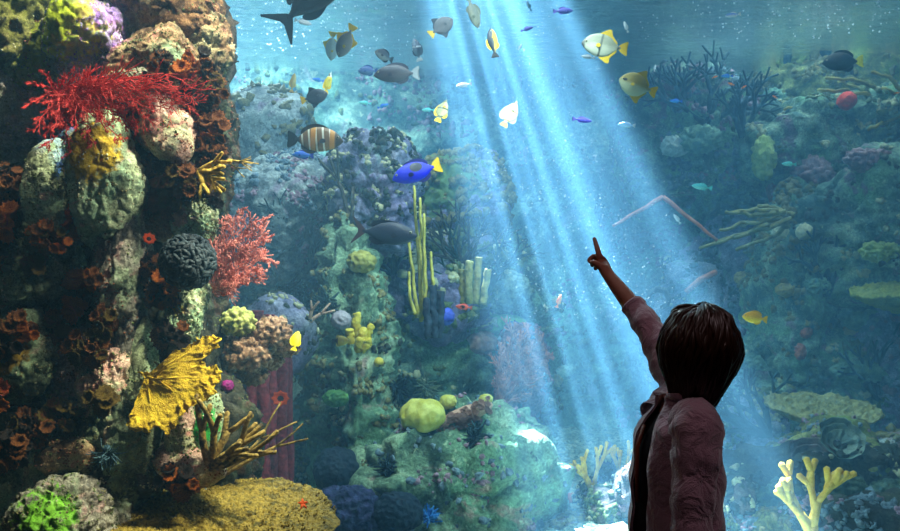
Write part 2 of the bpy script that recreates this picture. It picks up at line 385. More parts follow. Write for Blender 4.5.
# ---------- the sand valley
rk('mauve upright sponge-like rock standing between the yellow fingers', (596, 450, 616, 530), 5.9, 'slate', seed=85, sub=4, k=2.3)
rk('pale cream block in the sand valley left of the child', (592, 492, 626, 540), 5.5, 'dim', seed=86, sub=5, depth=.3)
rk('pinkish rubble block close to the jacket of the child', (620, 470, 658, 560), 5.4, 'dim', seed=87, sub=5, depth=.35, patch=[(rgb(150, 120, 150), 636, 500, 14)])
rk('flat pink starry rock lying on the turquoise gravel', (552, 516, 604, 540), 5.45, 'dim', seed=88, sub=4, depth=.3)
rk('bluish rubble rock behind the cream block', (572, 488, 606, 530), 5.9, 'slate', seed=89, sub=5, depth=.3)
rk('pale mauve rock right of the cream block', (606, 484, 640, 524), 5.8, 'dim', seed=90, sub=4, depth=.3)
rk('dark weedy boulder filling the bottom right corner before the rose corals', (772, 506, 960, 640), 5.15, 'dark', seed=97, sub=6, depth=.6)
rk('low dark rock at the feet of the yellow antler coral', (742, 514, 800, 600), 5.2, 'olive', seed=98, sub=5, depth=.3)
rk('bleached upright rock stub right of the child', (728, 482, 750, 540), 5.3, 'dim', seed=91, sub=5, depth=.16, tilt=6, amp=(.2, .1, .03, .01))
for i, (a, b, c, e, w) in enumerate([(712, 518, 736, 546, 'smaller bleached'), (734, 520, 760, 548, 'rounded bleached'), (756, 517, 778, 546, 'cream speckled'), (706, 500, 724, 530, 'slanting chalky')]):
    rk(w + ' stone lying in the pale heap right of the child', (a, b, c, e), 5.2, 'dim', seed=92+i, sub=4, k=2.3)

tf = [coral_mat('turf_green', rgb(60, 74, 40), rgb(104, 116, 60), 60, .003), coral_mat('turf_rust', rgb(96, 58, 40), rgb(140, 88, 58), 60, .003), coral_mat('turf_pale', rgb(150, 150, 116), rgb(196, 190, 150), 60, .003), coral_mat('turf_dark', rgb(30, 34, 28), rgb(56, 60, 44), 60, .003),
      coral_mat('turf_blue', rgb(70, 92, 110), rgb(120, 140, 150), 30, .01), coral_mat('turf_mauve', rgb(120, 92, 110), rgb(160, 128, 140), 30, .01), coral_mat('turf_olive', rgb(88, 84, 48), rgb(130, 122, 76), 60, .003)]
for i, (o, d, sd) in enumerate(ROCKS):
    ext = max(o.dimensions) if max(o.dimensions) > 0 else .2
    near = d < 4.6; big = i == 0
    if d < 4.6:
        growth(o, 2600 if big else 420, .0075 if big else .0032, tf[3 if big else (0, 6, 1, 0)[i % 4]], 'algae_turf', sd*3+1, .08, 4. if not big else 8.)
        growth(o, 1500 if big else 200, .009 if big else .0034, tf[1 if big else (6, 2, 0, 2)[i % 4]], 'sponge_crust', sd*3+2, .22, 5. if not big else 10., -.2)
    else:
        e = len(o.data.vertices) > 9000; sz = .017 if d < 7 else .028
        growth(o, 700 if e else 160, sz, tf[(0, 4, 6, 3)[i % 4]], 'algae_turf', sd*3+1, .1, 5., -.3)
        growth(o, 420 if e else 90, sz*.9, tf[(2, 5, 6, 2)[i % 4]], 'coral_crust', sd*3+2, .28, 6., -.1)
# ---------- shell of the tank and of the viewing room
def slab(name, lo, hi, mat, label=None):
    bm = bmesh.new(); bmesh.ops.create_cube(bm, size=1)
    for v in bm.verts: v.co = Vector([lo[k]+(v.co[k]+.5)*(hi[k]-lo[k]) for k in range(3)])
    me = bpy.data.meshes.new(name); bm.to_mesh(me); bm.free(); me.materials.append(mat)
    o = bpy.data.objects.new(name, me); C.objects.link(o); return structure(o)
XL, XR, YG, YB, ZW = -6.2, 7.4, 2.72, 11.2, 4.42
wallm = rock_mat('backwall', (rgb(74, 98, 96), rgb(128, 156, 140), rgb(196, 208, 180)), rgb(112, 150, 124), rgb(150, 146, 150), scale=1.7, bdist=.06)
nx, nz = 240, 110
gx, gz = np.meshgrid(np.linspace(XL-.3, XR+.3, nx), np.linspace(-.3, 5.6, nz)); q = np.stack([gx.ravel(), np.zeros(nx*nz), gz.ravel()], 1)
f1, f2 = worley(q*1.1+fbm(q, 2, 4)[:, None]*.4, 6)
dy = .35*ridged(q*.7, 4, 8)+.25*(.6-f1)+.12*fbm(q*4, 4, 9)
front = np.stack([q[:, 0], YB-.25-dy, q[:, 2]], 1)
fc = [(r*nx+c, r*nx+c+1, (r+1)*nx+c+1, (r+1)*nx+c) for r in range(nz-1) for c in range(nx-1)]
bk = [(XL-.3, YB+.6, -.3), (XR+.3, YB+.6, -.3), (XR+.3, YB+.6, 5.6), (XL-.3, YB+.6, 5.6)]; b0 = nx*nz
vv = front.tolist()+bk
rim = [(0, nx-1, b0+1, b0), (nx-1, nx*nz-1, b0+2, b0+1), (nx*nz-1, (nz-1)*nx, b0+3, b0+2), ((nz-1)*nx, 0, b0, b0+3), (b0, b0+1, b0+2, b0+3)]
WBG = wb = structure(mesh_obj('wall_back', [tuple(v) for v in vv], fc+rim, wallm)); register(wb)
slab('wall_left', (XL-.4, YG, -.3), (XL, YB+.6, 5.6), wallm); slab('wall_right', (XR, YG, -.3), (XR+.4, YB+.6, 5.6), wallm)
paint = plain('dark_room_paint', rgb(34, 32, 36), .85, .1)
slab('wall_front', (XL-.4, 2.6, 2.62), (XR+.4, 2.92, 5.6), paint)
slab('wall_sill', (XL-.4, 2.6, -.3), (XR+.4, 2.92, .12), paint)
slab('floor', (XL-.4, -2.6, -.2), (XR+.4, 2.6, 0), plain('dark_carpet', rgb(30, 28, 36), .95, .05))
slab('ceiling', (XL-.4, -2.6, 3.3), (XR+.4, 2.6, 3.5), paint)
slab('wall_rear', (XL-.4, -2.8, -.2), (XR+.4, -2.6, 3.5), paint)
slab('wall_room_left', (XL-.6, -2.6, -.2), (XL-.4, 2.6, 3.5), paint); slab('wall_room_right', (XR+.4, -2.6, -.2), (XR+.6, 2.6, 3.5), paint)

growth(wb, 3000, .03, tf[5], 'coral_crust', 5, .1, 9., -1); growth(wb, 3000, .035, tf[0], 'algae_turf', 6, .05, 9., -1)
# gravel bed, raked up towards the back
nx, ny = 300, 170
gx, gy = np.meshgrid(np.linspace(XL+.01, XR-.01, nx), 2.93+(YB+.2-2.93)*np.linspace(0, 1, ny)); q = np.stack([gx.ravel(), gy.ravel(), np.zeros(nx*ny)], 1)
f1, _ = worley(q*9, 31); z = .05+.07*fbm(q*.8, 3, 30)+.05*(.5-f1)+.03*fbm(q*11, 3, 33)
vv = np.stack([q[:, 0], q[:, 1], z], 1).tolist(); b0 = len(vv)
vv += [(XL+.01, 2.93, -.25), (XR-.01, 2.93, -.25), (XR-.01, YB+.2, -.25), (XL+.01, YB+.2, -.25)]
fc = [(r*nx+c, r*nx+c+1, (r+1)*nx+c+1, (r+1)*nx+c) for r in range(ny-1) for c in range(nx-1)]
fc += [(nx-1, 0, b0, b0+1), (nx*ny-1, nx-1, b0+1, b0+2), ((ny-1)*nx, nx*ny-1, b0+2, b0+3), (0, (ny-1)*nx, b0+3, b0), (b0+3, b0+2, b0+1, b0)]
n = N('gravel'); co = n.coord(); v = n.voro(co, 26, out='Color'); vd = n.voro(co, 26)
bw = n.n('ShaderNodeRGBToBW'); n.l(v, bw.inputs[0])
n.principled(n.ramp(bw.outputs[0], [(.1, rgb(72, 92, 82)), (.5, rgb(122, 138, 122)), (.9, rgb(168, 172, 156))]), .85, .2, vd, 1., .03)
gb = mesh_obj('gravel_bed', [tuple(v) for v in vv], fc, n.m); tag(gb, 'pale turquoise gravel covering the floor of the tank', 'gravel', kind='stuff'); register(gb)

# glass front: clear thick pane, reflecting a little
n = N('clear_glass'); fr = n.n('ShaderNodeFresnel'); fr.inputs[0].default_value = 1.15
tr = n.n('ShaderNodeBsdfTransparent'); tr.inputs[0].default_value = (.97, .99, .99, 1); gl = n.n('ShaderNodeBsdfGlossy'); gl.inputs['Roughness'].default_value = .02
ms = n.n('ShaderNodeMixShader'); n.l(fr.outputs[0], ms.inputs[0]); n.l(tr.outputs[0], ms.inputs[1]); n.l(gl.outputs[0], ms.inputs[2]); n.l(ms.outputs[0], n.out.inputs['Surface'])
slab('window_1', (XL, YG, .12), (XR, YG+.05, 2.62), n.m)

# water body (light scattering haze) and its rippled surface
n = N('tank_water'); vs = n.n('ShaderNodeVolumeScatter'); va = n.n('ShaderNodeVolumeAbsorption'); ad = n.n('ShaderNodeAddShader')
vs.inputs['Color'].default_value = (.26, .62, 1, 1); vs.inputs['Density'].default_value = .047; vs.inputs['Anisotropy'].default_value = 0.
va.inputs['Color'].default_value = (.12, .72, .92, 1); va.inputs['Density'].default_value = .09
n.l(vs.outputs[0], ad.inputs[0]); n.l(va.outputs[0], ad.inputs[1]); n.l(ad.outputs[0], n.out.inputs['Volume'])
slab('water', (XL-.1, YG+.2, -.1), (XR+.1, YB+.4, ZW+.15), n.m)
nx, ny = 240, 200
gx, gy = np.meshgrid(np.linspace(XL-.1, XR+.1, nx), np.linspace(YG+.2, YB+.3, ny)); q = np.stack([gx.ravel()*.8, gy.ravel()*1.6, np.zeros(nx*ny)], 1)
z = ZW+.035*fbm(q*1.1, 3, 50)+.012*fbm(q*5, 2, 51)
vv = np.stack([gx.ravel(), gy.ravel(), z], 1).tolist()
fc = [(r*nx+c, (r+1)*nx+c, (r+1)*nx+c+1, r*nx+c+1) for r in range(ny-1) for c in range(nx-1)]
n = N('water_surface'); lw = n.n('ShaderNodeLayerWeight'); lw.inputs[0].default_value = .5; co = n.coord()
mp = n.n('ShaderNodeMapping'); mp.inputs['Scale'].default_value = (1, 2.6, 1); n.l(co, mp.inputs[0])
bp = n.n('ShaderNodeBump'); bp.inputs['Strength'].default_value = 1.; bp.inputs['Distance'].default_value = .08; n.l(n.noise(mp.outputs[0], 5, 5, .6), bp.inputs['Height'])
gl = n.n('ShaderNodeBsdfGlossy'); gl.inputs['Roughness'].default_value = .06; gl.inputs[0].default_value = (.93, .96, 1, 1); n.l(bp.outputs[0], gl.inputs['Normal'])
tr = n.n('ShaderNodeBsdfTransparent'); ms = n.n('ShaderNodeMixShader'); n.l(n.val(lw.outputs['Facing'], .35, .6), ms.inputs[0])
n.l(tr.outputs[0], ms.inputs[1]); n.l(gl.outputs[0], ms.inputs[2]); n.l(ms.outputs[0], n.out.inputs['Surface'])
structure(mesh_obj('water_surface', [tuple(v) for v in vv], fc, n.m))

# specks drifting in the shaft of light, and bubbles imitating glints at the surface
def specks(name, label, cat, pts, rad, mat, seed):
    rs = np.random.RandomState(seed); bv, bf = ico(1); pts = np.array(pts); k = len(bv); n_ = len(pts)
    v = pts[:, None]+bv[None]*(rad*rs.uniform(.5, 1.4, n_))[:, None, None]
    o = mesh_obj(name, v.reshape(-1, 3), (np.array(bf)[None]+(np.arange(n_)*k)[:, None, None]).reshape(-1, 3).tolist(), mat); tag(o, label, cat, kind='stuff'); return o
_r = random.Random(12); pts = []
for k in range(1500):
    py = _r.uniform(-10, 320); t = py/330; px = _r.gauss(505+t*120, 48+10*t); pts.append(P(px, py, 6.0-.8*t+_r.uniform(-.6, .6))[:])
specks('drifting_specks', 'fine white specks drifting in the shaft of light', 'specks', pts, .0019, plain('speck', rgb(230, 236, 240)), 3)
pts = []
for k in range(260):
    px, py = (_r.uniform(225, 420), _r.uniform(2, 58)) if _r.random() < .55 else (_r.uniform(640, 900), _r.uniform(2, 40))
    d = (ZW-.05-CAMZ)*FPX/(HY-py); pts.append((P(px, py, min(d, 11))[0], min(d, 11), ZW-.05))
specks('glint_beads', 'white bubbles imitating glints under the rippled water surface', 'beads', pts, .009, plain('bubble', rgb(225, 235, 240), .2), 4)  # small white blobs added to imitate glints on the water
# ------------------------------------------------------------------ coral builders
U = random.Random(7)
def rvec(r): return Vector((r.gauss(0, 1), r.gauss(0, 1), r.gauss(0, 1))).normalized()
def branching(name, label, cat, px, py, mat, d=None, dirs=None, L=.2, r0=.012, levels=4, fork=2, spread=.5, shrink=.78, thin=.72, flat=.25, seed=1, up=.0, bend=.12, n=6, segs=3, group=None, knob=0., stuff=None, minr=.0012, sink=.02, stagger=0., yb=None):
    """a branching colony in one connected mesh; dirs = starting directions in the picture plane (degrees, lean towards the viewer)"""
    rr = random.Random(seed); base, nor = surf(px, py, d); base = P(px, py, yb) if yb else base-nor*sink
    m = MB()
    def grow(p, dr, ln, r, lev, link, pn):
        pts = [p]; rad = [r]; q = p.copy(); dd = dr.copy()
        for k in range(segs):
            dd = (dd+rvec(rr)*bend+Vector((0, 0, up))).normalized(); q = q+dd*ln/segs; pts.append(q.copy())
            rad.append(max(minr, (r+(r*thin-r)*(k+1)/segs)*(1+knob*rr.uniform(-1, 1))))
        rings = m.tube(pts, rad, n if lev > 1 else max(4, n-1), link)
        if lev <= 1: return
        nf = fork if rr.random() < .8 else fork+1
        ph = rr.uniform(0, PI)
        for j in range(nf):
            a = spread*(-1+2*j/(max(1, nf-1)))*rr.uniform(.7, 1.25)
            nd = (Quaternion(pn, a) @ dd + rvec(rr)*flat*.5).normalized()
            at = len(pts)-1 if not stagger or j == 0 else max(1, len(pts)-1-int(rr.random()*stagger*segs))
            grow(pts[at]-nd*rad[at]*.3, nd, ln*shrink*rr.uniform(.8, 1.2), rad[at]*.92, lev-1, rings[at], pn)
    first = None
    for a, lean in dirs:
        dr = Vector((math.cos(math.radians(a))*math.cos(math.radians(lean)), -math.sin(math.radians(lean)), math.sin(math.radians(a))*math.cos(math.radians(lean))))
        pn = Vector((math.sin(math.radians(a))*0, -1, 0)); pn = (pn-dr*pn.dot(dr)).normalized()
        b0 = len(m.v); grow(Vector((0, 0, 0)), dr, L*rr.uniform(.85, 1.15), r0, levels, first, pn)
        if first is None: first = b0
    o = m.build(name, mat, loc=base); tag(o, label, cat, group, stuff)
    return o

def fan(name, label, px, py, mat, tips, d=None, yb=None, r0=.006, seed=1, toward=.12, twig=9, cat='sea fan', rtip=.0013, wig=.018, net=0, back=.0, stub=.35):
    """gorgonian fan: main ribs run from the holdfast to tip pixels, side twigs fork off them in the fan's plane"""
    rr = random.Random(seed); base, nor = surf(px, py, d); base = P(px, py, yb) if yb else base+Vector((0, -.01, 0)); m = MB()
    m.tube([Vector((0, .05, -.01)), Vector((0, .02, 0)), Vector((0, -.01, 0))], [r0*2.4, r0*1.9, r0*1.5], 8)
    def twigs(pts, rad, rings, lev, ln):
        for k in range(1, len(pts)-1):
            for s_ in (-1, 1):
                if rr.random() > .82: continue
                t = (pts[k+1]-pts[k]).normalized(); nrm = Vector((0, -1, 0)); sd = t.cross(nrm).normalized()*s_
                a = rr.uniform(.35, .95); dr = (t*math.cos(a)+sd*math.sin(a)+Vector((0, rr.uniform(-.35, .25), 0))).normalized()
                l2 = ln*rr.uniform(.5, 1.2)*(1-.5*k/len(pts)); q = [pts[k]-dr*.001]
                for e in range(4):
                    dr = (dr+t*.18+rvec(rr)*.16).normalized(); q.append(q[-1]+dr*l2/4)
                r2 = [max(rtip*.8, rad[k]*(.72-.1*e)) for e in range(5)]
                rg = m.tube(q, r2, 5 if lev > 1 else 4, rings[k])
                if lev > 1: twigs(q, r2, rg, lev-1, l2*.55)
    for (tx, ty, lv) in tips:
        tip = P(tx, ty, base.y-toward*rr.uniform(.5, 1.2))-base; pts = []
        for k in range(twig+1):
            t = k/twig; p = tip*t; p = p+Vector((rr.gauss(0, wig)*tip.length, rr.gauss(0, wig)*tip.length, rr.gauss(0, wig)*tip.length+.05*tip.length*math.sin(PI*t)))*(1 if 0 < k else 0)
            pts.append(p+Vector((0, back*math.sin(PI*t), 0)))
        rad = [r0+(rtip-r0)*(k/twig)**.7 for k in range(twig+1)]
        rg = m.tube(pts, rad, 6, 0); twigs(pts, rad, rg, lv, tip.length*stub)
    o = m.build(name, mat, loc=base); tag(o, label, cat); return o

def lump(name, label, cat, px, py, rx, rz, mat, d=None, sub=5, seed=1, wf=3., wa=.25, na=.12, deep=None, out=.35, flatten=1., group=None, dd=None, parent=None, tilt=0, wf2=0, wa2=0.):
    """boulder, brain or cauliflower coral: a mound swollen into rounded knobs; rx, rz in pixels"""
    base, nor = surf(px, py, d); sc = base.y/FPX; a = np.array([rx*sc, (deep or min(rx, rz))*sc, rz*sc]); v, f = ico(sub)
    s = (a[0]*a[1]*a[2])**(1/3); q = v*a/s
    f1, f2 = worley(q*wf+seed*7.1, seed); ds = wa*(np.sqrt(np.clip(1-f1*1.15, 0, 1))-.45)+na*fbm(q*1.2+seed, 3, seed)
    if wf2: g1, _ = worley(q*wf2, seed+3); ds += wa2*(np.sqrt(np.clip(1-g1*1.2, 0, 1))-.45)
    p = v*a+v*(ds*s)[:, None]
    o = mesh_obj(name, p, f, mat, loc=base+nor*out*float(a[1])*0+Vector((0, -1, 0))*float(a[1])*out)
    o.rotation_euler.y = math.radians(tilt)
    tag(o, label, cat, group); return o

def tuft(name, label, cat, px, py, rpx, mat, d=None, count=40, r=.004, curl=.5, seed=1, n=5, hemi=.15, segs=5, droop=0., tipr=.4, group=None, yb=None, start=.12, lenf=1.):
    """many tapering arms or curled tentacles out of one root"""
    rr = random.Random(seed); base, nor = surf(px, py, d)
    if yb: base, nor = P(px, py, yb), Vector((0, -.97, .2))
    ln = rpx*base.y/FPX; m = MB()
    m.tube([nor*(-.02), nor*.005, nor*.012], [ln*.28, ln*.3, ln*.2], 10)
    for k in range(count):
        while True:
            dr = rvec(rr)
            if dr.dot(nor) > hemi: break
        p = dr*ln*start; pts = [p]; w = rvec(rr); ax = dr.cross(w).normalized(); L = ln*lenf*rr.uniform(.7, 1.1)
        for e in range(segs):
            dr = (Quaternion(ax, curl/segs) @ dr if curl > 1.5 else dr+w*curl/segs*2+Vector((0, 0, -droop/segs))).normalized(); pts.append(pts[-1]+dr*L/segs)
        m.tube(pts, [r*(1-(1-tipr)*e/segs) for e in range(segs+1)], n, 0)
    o = m.build(name, mat, loc=base); tag(o, label, cat, group); return o

# cup coral polyps: flared cups with a sunken mouth; three shapes, two colourings shared by every colony
def cup_mesh(name, mats, seed, petals=9, flare=1.35):
    rr = random.Random(seed); prof = [(.45, -.6, 0), (.55, 0, 0), (.72, .5, 0), (flare*.72, 1.0, 0), (flare*.80, 1.12, 1), (flare*.62, 1.08, 1), (.42, .85, 1), (.22, .7, 1), (.05, .78, 1)]
    n = petals*3; v = []; f = []; mi = []
    for (r, z, mm) in prof:
        for j in range(n):
            a = 2*PI*j/n; w = 1+(.13*math.cos(petals*a) if z > .6 else .04*math.cos(petals*a)); v.append((r*w*math.cos(a), r*w*math.sin(a)*.9, z+(.08*math.cos(petals*a) if z > .9 else 0)))
    for k in range(len(prof)-1):
        for j in range(n): f.append((k*n+j, k*n+(j+1) % n, (k+1)*n+(j+1) % n, (k+1)*n+j)); mi.append(prof[k+1][2])
    f.append(tuple((len(prof)-1)*n+j for j in range(n))); mi.append(1)
    f.append(tuple(reversed(range(n)))); mi.append(0)
    me = bpy.data.meshes.new(name); me.from_pydata(v, [], f); me.polygons.foreach_set('use_smooth', [True]*len(f))
    for m in mats: me.materials.append(m)
    me.polygons.foreach_set('material_index', mi); me.update(); return me
cupm = {
 'orange': [coral_mat('cup_orange', rgb(240, 112, 16), rgb(210, 74, 10), 8, .1), coral_mat('cup_orange_mouth', rgb(240, 140, 30), rgb(180, 66, 8), 8, .1)],
 'brown': [coral_mat('cup_brown', rgb(168, 96, 36), rgb(112, 62, 26), 8, .1), coral_mat('cup_brown_mouth', rgb(74, 36, 16), rgb(170, 100, 34), 8, .1)],
 'olive': [coral_mat('cup_olive', rgb(170, 132, 44), rgb(118, 90, 30), 8, .1), coral_mat('cup_olive_mouth', rgb(80, 62, 18), rgb(140, 112, 30), 8, .1)],
 'black': [coral_mat('cup_black', rgb(84, 56, 42), rgb(50, 34, 28), 8, .1), coral_mat('cup_black_mouth', rgb(20, 14, 12), rgb(50, 34, 24), 8, .1)],
 'red': [coral_mat('cup_red', rgb(196, 48, 20), rgb(140, 30, 14), 8, .1), coral_mat('cup_red_mouth', rgb(230, 110, 50), rgb(160, 40, 14), 8, .1)],
}
cups = {k: [cup_mesh('polyp', m, i, 7+i*2, 1.2+.15*i) for i in range(3)] for k, m in cupm.items()}
def cup_colony(label, px, py, rx, ry, count, kinds, size=.012, d=None, seed=1, group=None):
    rr = random.Random(seed); base, nor = surf(px, py, d); size *= 2.1; count = int(count*1.2)
    if base.y > 3.56: base = P(px, py, 3.56)
    sc = base.y/FPX
    t = thing('cup_coral', label, 'coral', base, group)
    a = np.array([rx*sc*.8, .03, ry*sc*.8]); v, f = ico(3); p = v*a*(1+.25*fbm(v*2+seed, 2, seed))[:, None]
    mesh_obj('base', p, f, cupm['black' if 'black' in kinds else 'brown'][0], t)
    for k in range(count):
        for _ in range(40):
            u, w = rr.uniform(-1, 1), rr.uniform(-1, 1)
            if u*u+w*w < 1: break
        h = math.sqrt(max(0, 1-.8*(u*u+w*w))); s = size*rr.uniform(.7, 1.25)
        z = (Vector((u*.8, -.75-.5*h, w*.8+.15))+rvec(rr)*.3).normalized()
        o = bpy.data.objects.new('polyp', rr.choice(cups[rr.choice(kinds)])); C.objects.link(o); o.parent = t
        o.matrix_basis = Matrix.Translation(Vector((u*rx*sc*1.1, -.045*h-.012, w*ry*sc*1.1))) @ frame_m(z, rvec(rr)).to_4x4() @ Matrix.Diagonal((s, s, s*rr.uniform(1, 1.6), 1))
    return t

def plate(name, label, cat, px, py, rx, mat, d=None, depth=.8, tilt=12, roll=0, thick=.03, seed=1, lob=.14, rim_up=.0, bumps=0, loc=None, stalk=True, stalkmat=None, knob=.006, under=None, nr=46, na=150, y=None):
    """table or shelf coral: an irregular disc with a studded top, a thin rim and a short stalk"""
    base = loc if loc is not None else surf(px, py, d)[0]; R = rx*base.y/FPX
    rs, an = np.meshgrid(np.linspace(0, 1, nr)**.8, np.linspace(0, 2*PI, na, endpoint=False), indexing='ij')
    ring = np.stack([np.cos(an), np.sin(an), an*0+seed], -1).reshape(-1, 3)
    out = (1+lob*fbm(ring*1.6, 3, seed)+.05*fbm(ring*7, 2, seed+2)); rad = rs.ravel()*out*R
    X, Y = rad*np.cos(an.ravel()), rad*np.sin(an.ravel())*depth; q = np.stack([X, Y, X*0], 1)
    f1, _ = worley(q/max(R, .01)*(26 if bumps == 0 else bumps), seed); r1 = rs.ravel()
    top = .03*R*(1-r1**2)*-1+rim_up*R*r1**2+knob*np.clip(1-f1*1.3, 0, 1)*1.5+.03*R*fbm(q/R*2, 3, seed+4)
    bot = top-thick*(1-r1**3*.8)-.25*R*(1-r1)**2*(1 if stalk else .2)
    vt = np.stack([X, Y, top], 1); vb = np.stack([X*.985, Y*.985, bot], 1); M = nr*na
    f = []; mi = []
    for k in range(nr-1):
        for j in range(na):
            a_, b_, c_, e_ = k*na+j, k*na+(j+1) % na, (k+1)*na+(j+1) % na, (k+1)*na+j
            f.append((a_, e_, c_, b_)); f.append((M+a_, M+b_, M+c_, M+e_))
    for j in range(na): a_, b_ = (nr-1)*na+j, (nr-1)*na+(j+1) % na; f.append((a_, M+a_, M+b_, b_))
    o = mesh_obj(name, np.concatenate([vt, vb]), f, mat, loc=base)
    o.rotation_euler = (math.radians(tilt), math.radians(roll), 0); tag(o, label, cat); return o

def whorl(name, label, px, py, rx, mat, d=None, turns=2.4, seed=1, face=(0, -.75, .55), cat='coral'):
    """rose coral: a thin leaf wound into a ruffled spiral cup"""
    base, nor = surf(px, py, d); R = rx*base.y/FPX; nt, nr = 130, 12; v = []; rr = random.Random(seed)
    for s_ in (0, 1):
        for i in range(nt):
            a = i/nt*turns*2*PI; r0 = R*(.12+.62*i/nt)
            for j in range(nr):
                t = j/(nr-1); r = r0+t*R*.36; w = .07*R*t*math.sin(a*5+seed)+.05*R*t*math.sin(a*11+1)
                v.append(((r)*math.cos(a), r*math.sin(a), R*(.05+.34*t*t)*(.7+.5*i/nt)+w-s_*R*.035))
    f = []; M = nt*nr
    for i in range(nt-1):
        for j in range(nr-1):
            a_, b_, c_, e_ = i*nr+j, i*nr+j+1, (i+1)*nr+j+1, (i+1)*nr+j
            f.append((a_, e_, c_, b_)); f.append((M+a_, M+b_, M+c_, M+e_))
        f.append((i*nr+nr-1, i*nr+nr-1+nr, M+i*nr+nr-1+nr, M+i*nr+nr-1)); f.append((i*nr, M+i*nr, M+i*nr+nr, i*nr+nr))
    o = mesh_obj(name, v, f, mat, loc=base+Vector((0, -R*.25, 0))); o.rotation_euler = frame_m(face).to_euler(); tag(o, label, cat); return o

def tubes(name, label, cat, pixels, mat, d, r=.02, hollow=True, group=None, n=14, wob=.004, part='tube', bottom=None, taper=1.):
    """tube sponge or pipe bundle: each upright tube is a part; pixels = (x top, y top, x foot, y foot, radius px, depth shift)"""
    x0 = sum(p[2] for p in pixels)/len(pixels); y0 = max(p[3] for p in pixels); base = P(x0, y0, d); t = thing(name, label, cat, base, group); rr = random.Random(len(label))
    for (xa, ya, xb, yb, rp, dd) in pixels:
        a = P(xa, ya, d+dd)-base; b = P(xb, yb, d+dd)-base; R = rp*d/FPX; m = MB(); K = 9
        pts = [b+(a-b)*k/K+Vector((rr.gauss(0, wob), rr.gauss(0, wob), 0)) for k in range(K+1)]
        rad = [R*(1+.12*rr.uniform(-1, 1))*(taper+(1-taper)*k/K) for k in range(K+1)]
        if hollow:
            e = (pts[-1]-pts[-2]).normalized(); pts += [pts[-1]+e*R*.25, pts[-1]+e*R*.2, pts[-1]-e*R*1.6]; rad += [R*.95, R*.68, R*.55]
        m.tube(pts, rad, n); m.build(part, mat, t)
    return t
def whip(name, label, cat, strands, mat, d, r=.008, group=None, part='whip', wob=.012, n=6):
    """sea whips: slim swaying rods, each a part; strands = lists of pixels from foot to tip"""
    f0 = strands[0][0]; base = P(f0[0], f0[1], d); t = thing(name, label, cat, base, group); rr = random.Random(len(label)+int(f0[0]))
    for s_ in strands:
        dd = rr.uniform(-.08, .08); kp = [P(x, y, d+dd)-base for x, y in s_]; pts = []
        for k in range(len(kp)-1):
            for e in range(5): pts.append(kp[k].lerp(kp[k+1], e/5)+Vector((rr.gauss(0, wob*.3), rr.gauss(0, wob), rr.gauss(0, wob*.3))))
        pts.append(kp[-1]); m = MB(); m.tube(pts, [r*(1.1-.45*k/len(pts)) for k in range(len(pts))], n); m.build(part, mat, t)
    return t
# ------------------------------------------------------------------ life on the near reef
M_ = coral_mat
redfan = M_('red_fan', rgb(170, 30, 32), rgb(206, 64, 54), 60, .002)
fan('sea_fan', 'large bright red sea fan spreading across the top of the near reef', 58, 90, redfan,
    [(205, 88, 1), (200, 98, 2), (196, 108, 2), (190, 94, 2), (186, 116, 2), (170, 90, 2), (160, 122, 2), (140, 128, 3), (150, 108, 3), (120, 138, 3), (95, 148, 3), (70, 156, 3), (48, 150, 3), (34, 132, 2), (24, 108, 2), (26, 84, 2), (40, 70, 2), (74, 68, 2), (100, 118, 3), (80, 128, 3), (60, 126, 2)],
    yb=3.36, r0=.0048, seed=5, toward=.12, twig=12, rtip=.0012, wig=.02, stub=.26)
pinkfan = M_('pink_fan', rgb(196, 104, 96), rgb(226, 150, 136), 60, .002)
fan('sea_fan', 'bushy salmon pink sea fan on the open-water edge of the near reef', 214, 292, pinkfan,
    [(268, 236, 3), (270, 222, 3), (256, 212, 3), (238, 211, 3), (222, 220, 3), (272, 254, 3), (262, 268, 3), (250, 282, 3), (236, 288, 2), (212, 240, 2), (230, 240, 3), (246, 250, 3), (266, 276, 2), (206, 262, 2)],
    yb=3.6, r0=.005, seed=8, toward=.1, twig=9, rtip=.0018, wig=.02, stub=.34)

